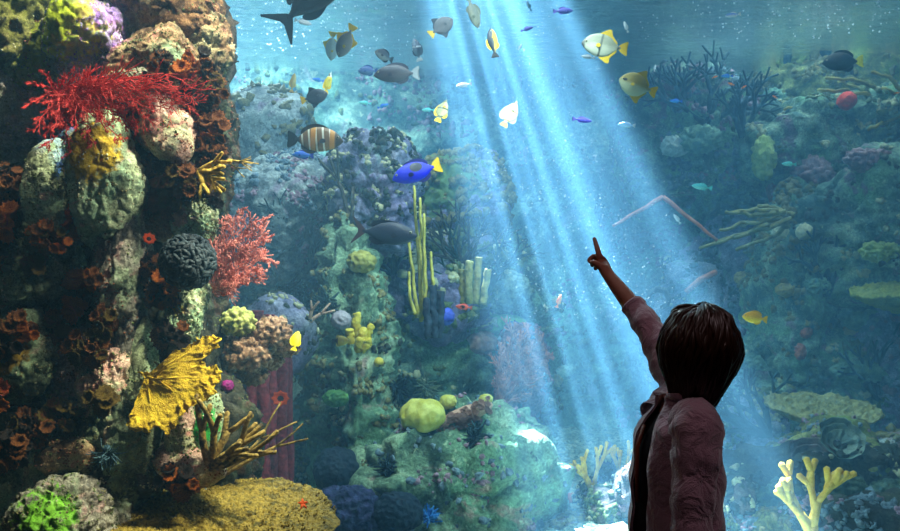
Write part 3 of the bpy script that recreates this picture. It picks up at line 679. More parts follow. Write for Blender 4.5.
def lobed_fan(label, px, py, outline, mat, d=None):
    """yellow fan: a thin ribbed leaf of dense net with deep lobes, bowed towards the viewer"""
    base, nor = surf(px, py, d); pts = [P(x, y, base.y-.05) for x, y in outline]; c = P(px, py, base.y-.05); n_r = 34
    dense = []
    for k in range(len(pts)):
        a, b = pts[k], pts[(k+1) % len(pts)]
        for e in range(8): dense.append(a.lerp(b, e/8))
    na = len(dense); v = []
    for s_ in (0, 1):
        for k in range(n_r):
            t = (k/(n_r-1))**.85
            for j in range(na):
                p = c.lerp(dense[j], t); v.append((p.x, p.y, p.z))
    v = np.array(v); q = v*1.0; rel = v-np.array(c[:]); ang = np.arctan2(rel[:, 2], rel[:, 0]); rd = np.linalg.norm(rel, axis=1)
    half = n_r*na; ts = np.tile(np.repeat((np.arange(n_r)/(n_r-1)), na), 2)
    edge = ts[:, None]**5*.022*np.stack([fbm(q*75, 3, 3), fbm(q*75, 3, 4), fbm(q*75, 3, 5)], 1)
    f1, _ = worley(q*120, 5)
    bow = -.03*np.sin(np.clip(rd/.3, 0, 1)*PI*.7)+.012*fbm(q*12, 2, 7)+.2*rel[:, 2]
    v = v+edge; v[:, 1] += bow
    v[:half, 1] -= .0035+.0045*np.clip(1-f1[:half], 0, 1); v[half:, 1] += .0035
    f = []
    for k in range(n_r-1):
        for j in range(na):
            a_, b_, c_, e_ = k*na+j, k*na+(j+1) % na, (k+1)*na+(j+1) % na, (k+1)*na+j
            f.append((a_, b_, c_, e_)); f.append((half+a_, half+e_, half+c_, half+b_))
    for j in range(na): a_, b_ = (n_r-1)*na+j, (n_r-1)*na+(j+1) % na; f.append((a_, b_, half+b_, half+a_))
    v -= np.array(base[:])
    return mesh_obj('sea_fan', v, f, mat, loc=base)
n = N('yellow_net'); co = n.coord(); v1 = n.voro(co, 190, 'DISTANCE_TO_EDGE'); ns = n.noise(co, 22, 4, .6)
col = n.mix(n.val(ns, .35, .65), rgb(176, 126, 10), rgb(226, 186, 30)); col = n.mix(n.val(v1, .0, .2), rgb(240, 206, 60), col)
n.principled(col, .7, .2, n.math('ADD', n.math('MULTIPLY', n.math('MINIMUM', v1, .3), -2.), n.noise(co, 120, 3, .7)), 1., .005); yfan = n.m
yf = tag(lobed_fan('', 146, 376, [(140, 370), (150, 376), (158, 374), (168, 362), (176, 352), (190, 343), (204, 338), (213, 334), (221, 340), (220, 348), (212, 352), (204, 360), (210, 366), (221, 366), (222, 376), (217, 384), (218, 392), (208, 400), (196, 405), (187, 414), (180, 426), (170, 430), (160, 424), (152, 430), (143, 428), (134, 426), (136, 416), (142, 406), (146, 396), (150, 386)], yfan, d=3.0),
     'bright yellow lobed sea fan standing out from the slender pale pillar', 'sea fan')
m = MB(); m.tube([Vector((0, .02, 0)), Vector((.02, -.05, 0)), Vector((.07, -.085, -.012)), Vector((.12, -.09, -.04)), Vector((.155, -.09, -.075))], [.009, .007, .005, .004, .002], 6); m.build('midrib', yfan, yf)
for s_ in ([(.06, -.08, 0), (.12, -.105, .05), (.2, -.09, .1)], [(.03, -.07, -.01), (.05, -.1, -.09), (.06, -.09, -.16)], [(.06, -.085, -.01), (.16, -.11, .0), (.26, -.1, .0)]):
    m = MB(); m.tube([Vector(p) for p in s_], [.005, .004, .002], 5); m.build('rib', yfan, yf)

tablem = M_('table_olive', rgb(104, 86, 24), rgb(150, 126, 44), 60, .006, dark=rgb(78, 68, 20))
tc = plate('table_coral', 'wide olive yellow table coral spreading at the foot of the near reef', 'coral', 0, 0, 112, tablem, loc=P(222, 520, 3.4), depth=.9, tilt=15, seed=4, lob=.2, thick=.035, knob=.009, bumps=30, nr=90, na=300)
rr = random.Random(3); m = MB(); R = 112*3.45/FPX; m.tube([Vector((0, 0, -.1)), Vector((0, 0, -.02)), Vector((0, 0, -.005))], [.05, .06, .02], 8)
for k in range(1500):
    a = rr.uniform(0, 2*PI); t = math.sqrt(rr.random()); r = R*t*.99; b = Vector((r*math.cos(a), r*math.sin(a)*.86, -.03*R*(1-t*t)-.004)); h = rr.uniform(.008, .02)
    dr = Vector((math.cos(a)*t*.6+rr.gauss(0, .25), math.sin(a)*t*.6+rr.gauss(0, .25), 1)).normalized()
    m.tube([b, b+dr*h*.6, b+dr*h], [.0042, .004, .0026], 4, 0)
o = m.build('branchlets', tablem, tc); o['kind'] = 'stuff'
m = MB(); m.tube([Vector((.02, .05, -.62)), Vector((.0, .03, -.3)), Vector((0, 0, -.06))], [.11, .075, .1], 14); m.build('stalk', tablem, tc)

# cup corals
CC = cup_colony
CC('dense orange and black cup coral cluster on the upper open-water edge', 198, 104, 22, 26, 30, ['black', 'brown', 'brown', 'orange'], .0135, seed=1)
CC('small dark cup coral clump in front of the pale green rock face', 162, 72, 10, 9, 12, ['black', 'brown'], .011, seed=2)
CC('orange cup pair glowing against the pale green rock face', 186, 78, 7, 5, 6, ['orange'], .011, seed=3)
CC('brown orange cup cluster jutting out highest over open water', 200, 68, 9, 10, 13, ['brown', 'black', 'brown', 'orange'], .0125, seed=4)
CC('dark frayed cup cluster hanging over open water below the highest one', 212, 92, 12, 14, 16, ['black', 'brown', 'olive'], .0125, seed=5)
CC('orange ringed cup cluster bulging level with the pale pink boulder', 212, 132, 12, 11, 15, ['orange', 'brown', 'brown'], .0125, seed=6)
CC('shadowy brown cup bank under the pale pink boulder', 176, 168, 24, 12, 24, ['brown', 'black', 'brown'], .0125, seed=7)
CC('rusty orange cups nestled left of the pale pink boulder', 134, 132, 13, 14, 18, ['orange', 'brown', 'red'], .0115, seed=8)
CC('dark brown cup cluster right below the orange ringed cups', 214, 158, 11, 12, 14, ['black', 'brown'], .0125, seed=9)
CC('olive brown cup mass beside the yellow finger coral', 186, 188, 22, 14, 24, ['olive', 'brown', 'olive'], .0115, seed=10)
CC('black round cup clump dangling at the lower end of the edge clusters', 210, 196, 10, 11, 14, ['black'], .0125, seed=11)
CC('red orange cup trio near the frame edge below the fan', 14, 224, 10, 8, 8, ['red', 'orange'], .0115, seed=12)
CC('brown cup clump at the frame edge under the red orange trio', 4, 246, 10, 16, 14, ['brown', 'orange', 'black'], .0115, seed=13)
CC('orange brown cup patch on the rounded dark green boulder', 54, 240, 16, 10, 18, ['brown', 'olive', 'orange'], .0105, seed=14)
CC('red orange cups standing between blue shade and pointed boulder', 74, 224, 9, 12, 12, ['red', 'orange'], .011, seed=15)
CC('olive cups spotting the middle of the dark green boulder', 40, 262, 7, 8, 9, ['brown', 'olive'], .0105, seed=16)
CC('vivid orange cup stack glowing in the middle of the near reef', 84, 296, 9, 17, 17, ['orange'], .0115, seed=17)
CC('lone orange brown cups right of the vivid stack', 100, 280, 5, 7, 6, ['orange', 'brown'], .0105, seed=18)
CC('brown cup pair left of the grey pillar above the mauve rock', 60, 330, 9, 9, 10, ['brown', 'olive'], .0125, seed=19)
CC('yellow brown frilly cup cluster on top of the mauve pillar', 92, 348, 14, 11, 18, ['olive', 'brown'], .0105, seed=20)
CC('brown cup crowd covering the left of the ochre coated boulder', 10, 334, 14, 16, 24, ['brown', 'olive', 'black'], .0125, seed=21)
CC('rust cups on the right shoulder of the ochre coated boulder', 30, 328, 9, 8, 10, ['brown', 'orange'], .0115, seed=22)
CC('red orange cups poking in at the frame edge lower down', 2, 392, 8, 10, 9, ['red', 'orange'], .0125, seed=23)
CC('brown diagonal cup chain in the dark left of the small tan block', 38, 428, 15, 13, 20, ['brown', 'olive', 'black'], .0125, seed=24)
CC('darker cup clump at the lower end of the diagonal chain', 20, 450, 12, 10, 13, ['brown', 'black'], .0125, seed=25)
CC('brown cups under the mauve pillar above the small tan block', 66, 416, 16, 10, 16, ['brown', 'black', 'olive'], .0115, seed=26)
CC('tan frilled cup group left of the table coral top', 184, 478, 18, 9, 18, ['brown', 'black', 'orange'], .0115, seed=27)
CC('brown cup column between grey pillar and streaked pale rock', 166, 292, 10, 18, 18, ['brown', 'orange', 'black'], .0115, seed=28)
CC('dull brown cups left under the black frilly coral', 152, 268, 10, 9, 11, ['brown', 'black'], .011, seed=29)
CC('olive brown cup line below the grey pillar', 112, 322, 10, 12, 14, ['olive', 'brown'], .0115, seed=30)
CC('pale ringed olive cups at the foot of the pinkish pillar', 106, 402, 9, 6, 8, ['olive'], .012, seed=31)
CC('dark brown cups in the shadow right of the yellow fan top', 176, 334, 10, 8, 10, ['brown', 'black'], .0115, seed=32)
CC('rusty cup strip along the ledge of the log-like rock', 160, 206, 16, 7, 14, ['brown', 'olive'], .011, seed=33)
CC('dark cups on the backing wall left of the pale oval boulder', 16, 190, 12, 18, 16, ['black', 'brown'], .012, seed=34)

blackm = M_('black_frill', rgb(22, 30, 34), rgb(44, 58, 64), 40, .004)
fc_ = tuft('frilly_coral', 'dense black curly coral head left of the pink sea fan', 'coral', 188, 262, 33, blackm, start=.7, lenf=.62, count=330, r=.0085, curl=4.4, segs=10, seed=3, n=6, hemi=-.1, tipr=.75, yb=3.4)
v, f = ico(4); f1, _ = worley(v*3.2, 4); mesh_obj('core', v*(.088+.03*(.5-f1))[:, None], f, blackm, fc_)
feath = M_('blue_feather', rgb(40, 72, 92), rgb(96, 132, 140), 60, .003)
tuft('feather_star', 'slate blue feathery star on the grey green pillar foot', 'feather star', 108, 452, 18, feath, count=70, r=.0035, curl=.8, seed=4)
tuft('feather_star', 'tiny vivid blue tuft beside the tan frilled cups', 'feather star', 206, 491, 9, M_('vivid_blue', rgb(24, 90, 170), rgb(70, 150, 210), 60, .003), count=40, r=.003, curl=.5, seed=5)
yfin = M_('yellow_finger', rgb(150, 118, 30), rgb(196, 164, 70), 50, .004)
branching('finger_coral', 'ochre yellow stubby finger coral pointing right over open water', 'coral', 200, 172, yfin, yb=3.4, dirs=[(-20, 30), (-35, 20), (0, 30), (-10, 45), (20, 30), (-50, 35)], L=.075, r0=.016, levels=2, spread=.4, seed=3, thin=.7, bend=.15, knob=.12)
branching('finger_coral', 'thin straw coloured finger sprig left of the long pale slope', 'coral', 222, 160, yfin, d=3.3, dirs=[(-20, 10), (-12, 10), (-28, 14)], L=.09, r0=.006, levels=2, spread=.3, seed=13, thin=.6)
brk = M_('brown_knob', rgb(128, 92, 68), rgb(196, 160, 128), 50, .004, dark=rgb(60, 42, 36))
for i, (x, y, a, b, lab) in enumerate([
    (248, 352, 27, 20, 'largest brown pink cauliflower coral in front of the dark red tubes'),
    (272, 334, 20, 18, 'brown cauliflower coral uppermost in front of the dark red tubes'),
    (232, 358, 17, 14, 'brown cauliflower coral at the left end of the knobbly row'),
    (286, 346, 15, 11, 'small brown cauliflower coral right beside the yellow fish'),
    (252, 374, 17, 12, 'low brown cauliflower coral hanging below the knobbly row'),
    (270, 358, 14, 12, 'tan cauliflower coral in the middle of the knobbly row')]):
    o = lump('cauliflower_coral', lab, 'coral', x, y, a*.86, b*.86, brk, d=3.0, seed=20+i, wf=2.6, wa=.6, na=.1, out=0, wf2=7, wa2=.18)
    dd_ = 3.95+i*.02; o.location = P(x, y, dd_); o.scale = (dd_/surf(x, y, 3.0)[0].y,)*3
lump('leather_coral', 'pale yellow green leafy coral above the knobbly brown row', 'coral', 238, 322, 12, 9, M_('leafgreen', rgb(140, 150, 70), rgb(186, 186, 110), 40, .004), d=3.0, seed=31, wf=3, wa=.5).location = P(238, 322, 3.9)
stag = M_('olive_stag', rgb(104, 84, 34), rgb(158, 132, 66), 50, .004, dark=rgb(50, 42, 24))
branching('staghorn_coral', 'olive brown staghorn coral reaching right above the table coral', 'coral', 210, 470, stag, d=3.0, dirs=[(78, 20), (62, 15), (48, 20), (35, 15), (22, 20), (95, 25), (55, 40), (12, 15)], L=.17, r0=.017, levels=2, spread=.32, shrink=.8, seed=6, thin=.78, bend=.16, up=.03, knob=.1, stagger=.6)
branching('staghorn_coral', 'long grey brown staghorn arm stretching furthest right over the table coral', 'coral', 214, 486, stag, d=3.0, dirs=[(38, 5), (30, 0)], L=.3, r0=.011, levels=2, spread=.25, shrink=.55, seed=16, thin=.6, bend=.1, knob=.1)
redm = M_('dark_red_tube', rgb(92, 26, 36), rgb(140, 48, 58), 30, .006)
tubes('pipe_sponge', 'bundle of tall dark red tubes behind the brown knobbly corals', 'sponge', [(246, 318, 244, 500, 6, 0), (258, 312, 258, 500, 6.5, .08), (270, 316, 272, 500, 6, -.04), (281, 320, 283, 500, 6, .03), (233, 326, 230, 500, 5.5, .1), (288, 340, 289, 500, 5, .12), (263, 330, 264, 500, 6, -.1), (252, 340, 250, 500, 6, -.12)], redm, 4.75, part='tube')
ocup = [M_('orange_sponge', rgb(226, 84, 16), rgb(190, 56, 10), 40, .003), M_('orange_mouth', rgb(60, 16, 10), rgb(34, 10, 8), 40, .003)]
def ring_sponge(label, px, py, rp, d, face=(.1, -1, .15)):
    t = thing('ring_sponge', label, 'sponge', P(px, py, d)); me = cup_mesh('cup', ocup, 3, 8, 1.35); [setattr(q, 'material_index', 0) for q in me.polygons[:24*6]]; o = bpy.data.objects.new('cup', me); C.objects.link(o); o.parent = t
    s = rp*d/FPX*.95; o.matrix_basis = frame_m(face).to_4x4() @ Matrix.Diagonal((s, s, s*.8, 1)); return t
ring_sponge('orange ring sponge with a dark mouth on the dark red tubes', 281, 399, 8, 4.55)
ring_sponge('red orange ring sponge at the foot of the pink sea fan', 224, 291, 7, 3.62)
ring_sponge('small amber ring sponge in the dark hollow beside the grey pillar', 148, 240, 6, 3.5, (.5, -.8, .2))
st = MB()
for k in range(5):
    a = PI/2+k*2*PI/5; st.tube([Vector((0, 0, 0)), Vector((math.cos(a)*.014, -.003, math.sin(a)*.02)), Vector((math.cos(a)*.024, .002, math.sin(a)*.034))], [.008, .006, .002], 6, 0 if k else None, flat=.5)
ss = st.build('sea_star', M_('orange_star', rgb(240, 96, 10), rgb(220, 70, 6), 60, .002), loc=P(303, 504, 3.2)); tag(ss, 'small orange sea star lying on the table coral', 'sea star')
ss.rotation_euler = (math.radians(-50), 0, .3); ss.scale = (.8, .8, .8)
lump('brain_coral', 'magenta tinged encrusting coral knob in the dark right of the yellow fan', 'coral', 228, 386, 6, 6, M_('magenta', rgb(140, 20, 110), rgb(90, 16, 80), 40, .003), d=3.0, seed=41, wf=3, wa=.3, sub=4)
# ------------------------------------------------------------------ life on the middle reef
dkt = M_('dark_teal_branch', rgb(24, 44, 48), rgb(52, 78, 74), 20, .01)
dkb = M_('dark_brown_branch', rgb(44, 40, 38), rgb(84, 78, 62), 20, .01)
B_ = branching
B_('sea_plume', 'dark bushy sea plume spraying left of the long finned dark fish', 'coral', 300, 246, dkt, d=5, dirs=[(120, 20), (150, 25), (165, 15), (100, 25), (135, 40), (80, 20), (180, 20), (200, 25)], L=.17, r0=.02, levels=4, spread=.45, shrink=.72, seed=1, thin=.75, stagger=.6, minr=.006)
B_('sea_plume', 'low dark feathery plume spreading below the bushy one', 'coral', 312, 268, dkt, d=5, dirs=[(150, 30), (170, 20), (20, 20), (45, 25), (190, 20), (110, 35), (70, 30)], L=.17, r0=.018, levels=4, spread=.42, shrink=.72, seed=2, thin=.75, stagger=.6, minr=.006)
B_('sea_rod', 'single upright dark rod coral against the purple grey boulder', 'coral', 352, 226, dkb, d=5, dirs=[(82, 5), (100, 10)], L=.3, r0=.016, levels=2, spread=.2, shrink=.6, seed=3, thin=.7, minr=.007)
B_('sea_plume', 'dark twiggy tree coral on the beam side of the middle reef', 'coral', 484, 304, dkt, d=5, dirs=[(95, 15), (75, 20), (115, 20), (60, 25), (130, 25), (88, 40)], L=.26, r0=.022, levels=4, spread=.36, shrink=.72, seed=4, thin=.75, stagger=.5, minr=.007)
B_('sea_plume', 'dark spreading twig coral right of the yellow whips', 'coral', 462, 268, dkb, d=5, dirs=[(95, 15), (70, 20), (115, 20), (50, 20), (140, 20)], L=.18, r0=.018, levels=4, spread=.4, shrink=.72, seed=5, thin=.75, stagger=.5, minr=.006)
B_('sea_plume', 'small dark bush coral behind the tail of the long dark fish', 'coral', 392, 276, dkt, d=5, dirs=[(95, 25), (60, 30), (130, 30), (20, 20), (160, 20)], L=.12, r0=.016, levels=4, spread=.45, shrink=.75, seed=6, thin=.75, stagger=.5, minr=.006)
ylw = M_('whip_yellow', rgb(150, 142, 56), rgb(188, 178, 84), 20, .006)
whip('sea_whip', 'cluster of tall pale yellow sea whips under the blue tang', 'coral', [[(421, 322), (420, 270), (416, 226), (414, 186)], [(426, 322), (425, 262), (424, 214)], [(418, 318), (413, 280), (408, 236)], [(430, 318), (434, 284), (431, 252)], [(423, 320), (421, 240), (420, 198)], [(416, 316), (410, 300), (409, 272)]], ylw, 5.55, r=.0125)
dks = M_('dark_tube', rgb(26, 36, 52), rgb(46, 60, 76), 20, .01)
tubes('tube_sponge', 'trio of dark tube sponges right of the yellow whips', 'sponge', [(432, 286, 434, 338, 4, 0), (440, 292, 440, 338, 4, .05), (426, 300, 428, 338, 3.6, -.04)], dks, 5.5)
tubes('tube_sponge', 'stubby olive tube sponges at the beam side of the shelf', 'sponge', [(470, 262, 468, 304, 4, 0), (462, 270, 464, 304, 3.6, .05), (479, 258, 476, 304, 3.6, .1), (488, 270, 483, 304, 3.6, .0)], M_('olive_tube', rgb(112, 110, 60), rgb(150, 144, 86), 20, .01), 5.7)
ysp = M_('yellow_sponge', rgb(178, 154, 34), rgb(206, 186, 70), 20, .008)
tubes('tube_sponge', 'short golden tube sponge cluster on the teal column', 'sponge', [(356, 314, 357, 338, 4.2, 0), (349, 330, 352, 344, 4, -.05), (363, 331, 361, 345, 4.5, -.05), (371, 326, 366, 342, 3.6, .0), (359, 340, 359, 350, 4.5, -.1), (368, 340, 365, 350, 4, -.1)], ysp, 5.4)
lump('ball_sponge', 'lemon yellow ball sponge alone on the teal ledge', 'sponge', 379, 362, 5, 5, ysp, d=4.6, seed=3, sub=4, wa=.1)
lump('boulder_coral', 'rounded yellow coral dome on the rim of the big layered face', 'coral', 423, 419, 20, 15, M_('yellow_dome', rgb(176, 168, 60), rgb(200, 196, 104), 14, .012), d=4.6, seed=4, wf=2, wa=.14, na=.14).location = P(423, 416, 5.35)
lump('boulder_coral', 'small pale yellow coral knob above the ringed polyp strip', 'coral', 448, 401, 9, 7, M_('yellow_dome', rgb(176, 168, 60), rgb(200, 196, 104)), d=4.6, seed=5, sub=4, wf=2, wa=.14).location = P(448, 402, 5.5)
lump('boulder_coral', 'tiny yellow coral knob at the far end of the ringed polyp strip', 'coral', 486, 398, 7, 5, M_('yellow_dome', rgb(176, 168, 60), rgb(200, 196, 104)), d=4.6, seed=6, sub=4, wf=2, wa=.14).location = P(486, 399, 5.5)
zo = [M_('zoa_skin', rgb(176, 132, 112), rgb(206, 164, 140), 20, .006), M_('zoa_mouth', rgb(120, 78, 74), rgb(190, 144, 124), 20, .006)]
zt = thing('zoanthid_colony', 'strip of pinkish beige ringed polyps along the rim of the layered face', 'coral', surf(464, 416, 4.6)[0])
zm = [cup_mesh('polyp', zo, 5, 8, 1.3), cup_mesh('polyp', zo, 6, 10, 1.2)]; rr = random.Random(2); sc = zt.location.y/FPX
v, f = ico(4); mesh_obj('base', v*np.array([27, 8, 9])*sc*(1+.2*fbm(v*2, 2, 2))[:, None], f, zo[0], zt).rotation_euler.y = math.radians(-24)
for k in range(64):
    u, w = rr.uniform(-26, 26), rr.uniform(-8, 8); o = bpy.data.objects.new('polyp', rr.choice(zm)); C.objects.link(o); o.parent = zt; s = rr.uniform(.015, .021)
    o.matrix_basis = Matrix.Translation(Vector((u*sc, -.07+.002*abs(w), (w+u*.44)*sc))) @ frame_m((rr.gauss(0, .25), -1, .35+w*.05)).to_4x4() @ Matrix.Diagonal((s, s, s, 1))
fst = M_('dark_star', rgb(16, 34, 42), rgb(34, 62, 66), 30, .006)
T_ = tuft
T_('feather_star', 'blackish feather star clinging to the right of the layered face', 'feather star', 478, 438, 17, fst, d=4.6, count=60, r=.012, curl=.9, seed=1)
T_('feather_star', 'dark green feather star low on the left of the layered face', 'feather star', 387, 466, 13, fst, d=4.6, count=50, r=.01, curl=.9, seed=2)
T_('feather_star', 'pale tipped feathery tuft in the dark recess', 'feather star', 424, 388, 16, M_('pale_feather', rgb(86, 104, 80), rgb(128, 140, 106), 30, .006), d=4.6, count=60, r=.012, curl=.7, seed=3)
T_('feather_star', 'dark feathery clump in the left of the recess', 'feather star', 396, 390, 15, fst, d=4.6, count=60, r=.012, curl=.8, seed=4)
T_('feather_star', 'electric blue tuft near the foot of the layered face', 'feather star', 427, 519, 13, M_('electric_blue', rgb(20, 90, 180), rgb(60, 150, 220), 30, .006), d=4.2, count=60, r=.01, curl=.5, seed=5)
lump('ball_coral', 'large round blackish blue ball coral in the shade beside the table coral', 'coral', 340, 470, 24, 24, M_('night_ball', rgb(10, 26, 42), rgb(22, 44, 60), 20, .02), d=4.4, seed=8, wf=4, wa=.12, out=.6)
lump('ball_coral', 'dark blue knobbly mound under the blackish ball coral', 'coral', 346, 512, 36, 26, M_('night_knob', rgb(18, 30, 56), rgb(64, 66, 110), 20, .02), d=4.2, seed=9, wf=5, wa=.3, out=.4)
lump('ball_coral', 'dark navy mound between the knobbly mound and the electric blue tuft', 'coral', 396, 512, 26, 20, M_('night_ball', rgb(10, 26, 42), rgb(22, 44, 60)), d=4.2, seed=10, wf=4, wa=.16, out=.3)
lump('brain_coral', 'grey green maze-patterned coral head right of the dark twig trees', 'coral', 504, 292, 26, 20, M_('maze_coral', rgb(96, 116, 98), rgb(150, 164, 136), 20, .02), d=4.6, seed=11, wf=5, wa=.3, out=.2)
lump('cushion_coral', 'bright green cushion coral under the maze-patterned head', 'coral', 504, 324, 22, 10, M_('green_cushion', rgb(96, 160, 80), rgb(140, 186, 106), 14, .015), d=4.6, seed=12, wf=3, wa=.12, out=.2)
fan('sea_fan', 'rose brown lacy sea fan on the beam side of the layered face', 500, 408, M_('rose_fan', rgb(150, 88, 76), rgb(186, 124, 106), 20, .006), [(500, 344, 2), (514, 328, 2), (530, 324, 3), (544, 334, 3), (548, 354, 3), (544, 376, 3), (530, 394, 2), (496, 372, 2), (522, 350, 3), (530, 370, 3)], yb=6.45, r0=.014, seed=3, toward=.15, twig=8, rtip=.005, stub=.32)
lump('cushion_coral', 'violet blue soft coral lump beside the red and black fish', 'coral', 444, 316, 10, 9, M_('violet_soft', rgb(50, 70, 190), rgb(90, 100, 210), 20, .01), d=4.8, seed=13, wf=3, wa=.3, sub=4, out=.3)
lump('cushion_coral', 'olive yellow soft lump left of the golden tube cluster', 'coral', 362, 262, 14, 11, M_('olive_soft', rgb(130, 124, 50), rgb(160, 154, 78), 20, .01), d=4.8, seed=14, wf=3, wa=.3, sub=4, out=.3)
lump('cushion_coral', 'grey mauve sponge cap at the top left of the golden tubes', 'sponge', 342, 320, 10, 9, M_('mauve_soft', rgb(140, 130, 140), rgb(170, 160, 166), 20, .01), d=4.8, seed=15, wf=3, wa=.2, sub=4, out=.3)
lump('cushion_coral', 'mossy green tuft coral at the foot of the teal column', 'coral', 336, 398, 12, 8, M_('moss_soft', rgb(70, 130, 70), rgb(110, 160, 90), 20, .01), d=4.6, seed=16, wf=4, wa=.4, sub=4, out=.3)
lump('cushion_coral', 'pinkish mottled coral crust left of the rose brown fan', 'coral', 478, 342, 20, 14, M_('pink_crust', rgb(150, 110, 110), rgb(190, 156, 146), 14, .015), d=4.8, seed=17, wf=3, wa=.2, out=.1)
for i, (x, y, lab) in enumerate([(302, 296, 'dark leafy cluster left of the teal column top'), (326, 300, 'dark leafy cluster touching the teal column'), (290, 286, 'small dark leafy cluster over the blue violet boulder')]):
    T_('soft_coral', lab, 'coral', x, y, 17, dkt, d=5, count=50, r=.014, curl=.9, seed=30+i)
B_('finger_coral', 'pale pinkish finger sprig between the yellow fish and the column', 'coral', 310, 322, M_('pale_sprig', rgb(170, 130, 110), rgb(200, 166, 140), 20, .006), d=5, dirs=[(35, 10), (60, 20)], L=.1, r0=.014, levels=2, spread=.4, seed=9)

# ------------------------------------------------------------------ sand valley and far reef
yb = M_('yellow_branch', rgb(206, 160, 36), rgb(236, 200, 84), 20, .006)
B_('antler_coral', 'bright yellow antler coral standing right of the child', 'coral', 812, 552, yb, yb=4.75, dirs=[(92, 5)], L=.17, r0=.045, levels=5, spread=.32, shrink=.8, seed=21, thin=.74, stagger=.7, bend=.06, minr=.018, flat=.5, n=8)
B_('antler_coral', 'slim yellow antler coral left of the upright mauve rock', 'coral', 594, 494, yb, d=5.6, dirs=[(82, 5), (100, 10), (120, 10)], L=.13, r0=.017, levels=3, spread=.3, shrink=.75, seed=22, thin=.75, minr=.012, stagger=.5)
B_('antler_coral', 'slim yellow antler coral between mauve rock and child', 'coral', 622, 486, yb, d=5.6, dirs=[(80, 5), (62, 10), (100, 10)], L=.14, r0=.016, levels=3, spread=.26, shrink=.75, seed=23, thin=.75, minr=.012, stagger=.5)
shelfm = M_('far_shelf', rgb(126, 122, 74), rgb(168, 160, 104), 10, .02)
plate('table_coral', 'big olive table coral above the rose corals on the right', 'coral', 0, 0, 58, shelfm, loc=P(823, 408, 7.6), depth=.7, tilt=16, roll=3, seed=9, thick=.09, knob=.03, bumps=14, lob=.1)
plate('table_coral', 'yellow green shelf coral cut by the frame edge on the right', 'coral', 0, 0, 46, M_('lime_shelf', rgb(132, 140, 56), rgb(170, 170, 84), 10, .02), loc=P(898, 290, 8.2), depth=.7, tilt=14, roll=-6, seed=10, thick=.12, knob=.03, bumps=12)
rose = M_('rose_plate', rgb(96, 116, 106), rgb(142, 158, 140), 10, .02)
whorl('rose_coral', 'grey green whorled rose coral just under the big olive table', 836, 443, 23, rose, d=6.2, seed=1)
whorl('rose_coral', 'dull mauve whorled rose coral behind the yellow antlers', 808, 466, 26, M_('rose_mauve', rgb(116, 98, 100), rgb(150, 132, 126), 10, .02), d=6.2, seed=2)
whorl('rose_coral', 'pale ruffled rose coral low in the corner right of the yellow antlers', 852, 522, 28, M_('rose_pale', rgb(120, 122, 96), rgb(166, 164, 130), 10, .02), d=5.8, seed=3, face=(.1, -.5, .85))
ols = M_('olive_whip', rgb(128, 116, 42), rgb(170, 152, 66), 10, .01)
whip('sea_whip', 'spray of olive whips arching left under the red square sponge', 'coral', [[(876, 112), (838, 108), (800, 116), (774, 124)], [(880, 116), (840, 116), (806, 124), (784, 132)], [(884, 114), (850, 122), (826, 138), (816, 152)], [(888, 118), (862, 128), (844, 140)], [(872, 108), (836, 100), (806, 104), (784, 110)], [(890, 112), (880, 100), (858, 88), (838, 82)], [(892, 116), (872, 118), (836, 128), (812, 142)]], ols, 9.2, r=.024, wob=.03)
whip('sea_whip', 'second olive whip spray cut by the frame edge near the water line', 'coral', [[(905, 100), (880, 88), (852, 80), (826, 78)], [(905, 106), (876, 98), (846, 92), (818, 90)], [(906, 96), (890, 80), (872, 72)], [(906, 112), (884, 122), (868, 130)]], ols, 9.0, r=.024, wob=.03)
whip('sea_whip', 'tan brush of whips beside the broken pink stick', 'coral', [[(784, 214), (752, 216), (726, 212)], [(786, 218), (750, 222), (720, 230)], [(788, 222), (752, 232), (716, 242)], [(790, 220), (760, 228), (700, 248)], [(786, 212), (760, 210), (734, 212)], [(790, 226), (764, 240), (736, 250)], [(792, 216), (776, 208), (758, 206)]], M_('tan_whip', rgb(124, 124, 74), rgb(160, 154, 98), 10, .01), 8.3, r=.024, wob=.03)
pk = M_('pink_stick', rgb(190, 110, 94), rgb(212, 140, 122), 14, .008)
t = thing('broken_branch', 'bent pale pink branch like a wide upside down V in the beam', 'branch', P(663, 198, 7.7))
for nm, a, b in (('arm', (663, 197), (613, 226)), ('arm', (663, 197), (717, 240))):
    m = MB(); p0, p1 = P(*a, 7.7)-t.location, P(*b, 7.7)-t.location; m.tube([p0.lerp(p1, k/6)+Vector((0, 0, .006*math.sin(k*2.1))) for k in range(7)], [.022-.0015*k for k in range(7)], 8); m.build(nm, pk, t)
t = thing('broken_branch', 'short pinkish branch fragment floating above the child', 'branch', P(694, 283, 9.2))
m = MB(); m.tube([P(686, 292, 9.2)-t.location, P(700, 280, 9.2)-t.location, P(716, 272, 9.2)-t.location], [.03, .035, .03], 8); m.build('stem', pk, t)
dk2 = M_('far_dark_branch', rgb(18, 44, 54), rgb(44, 76, 80), 8, .02)
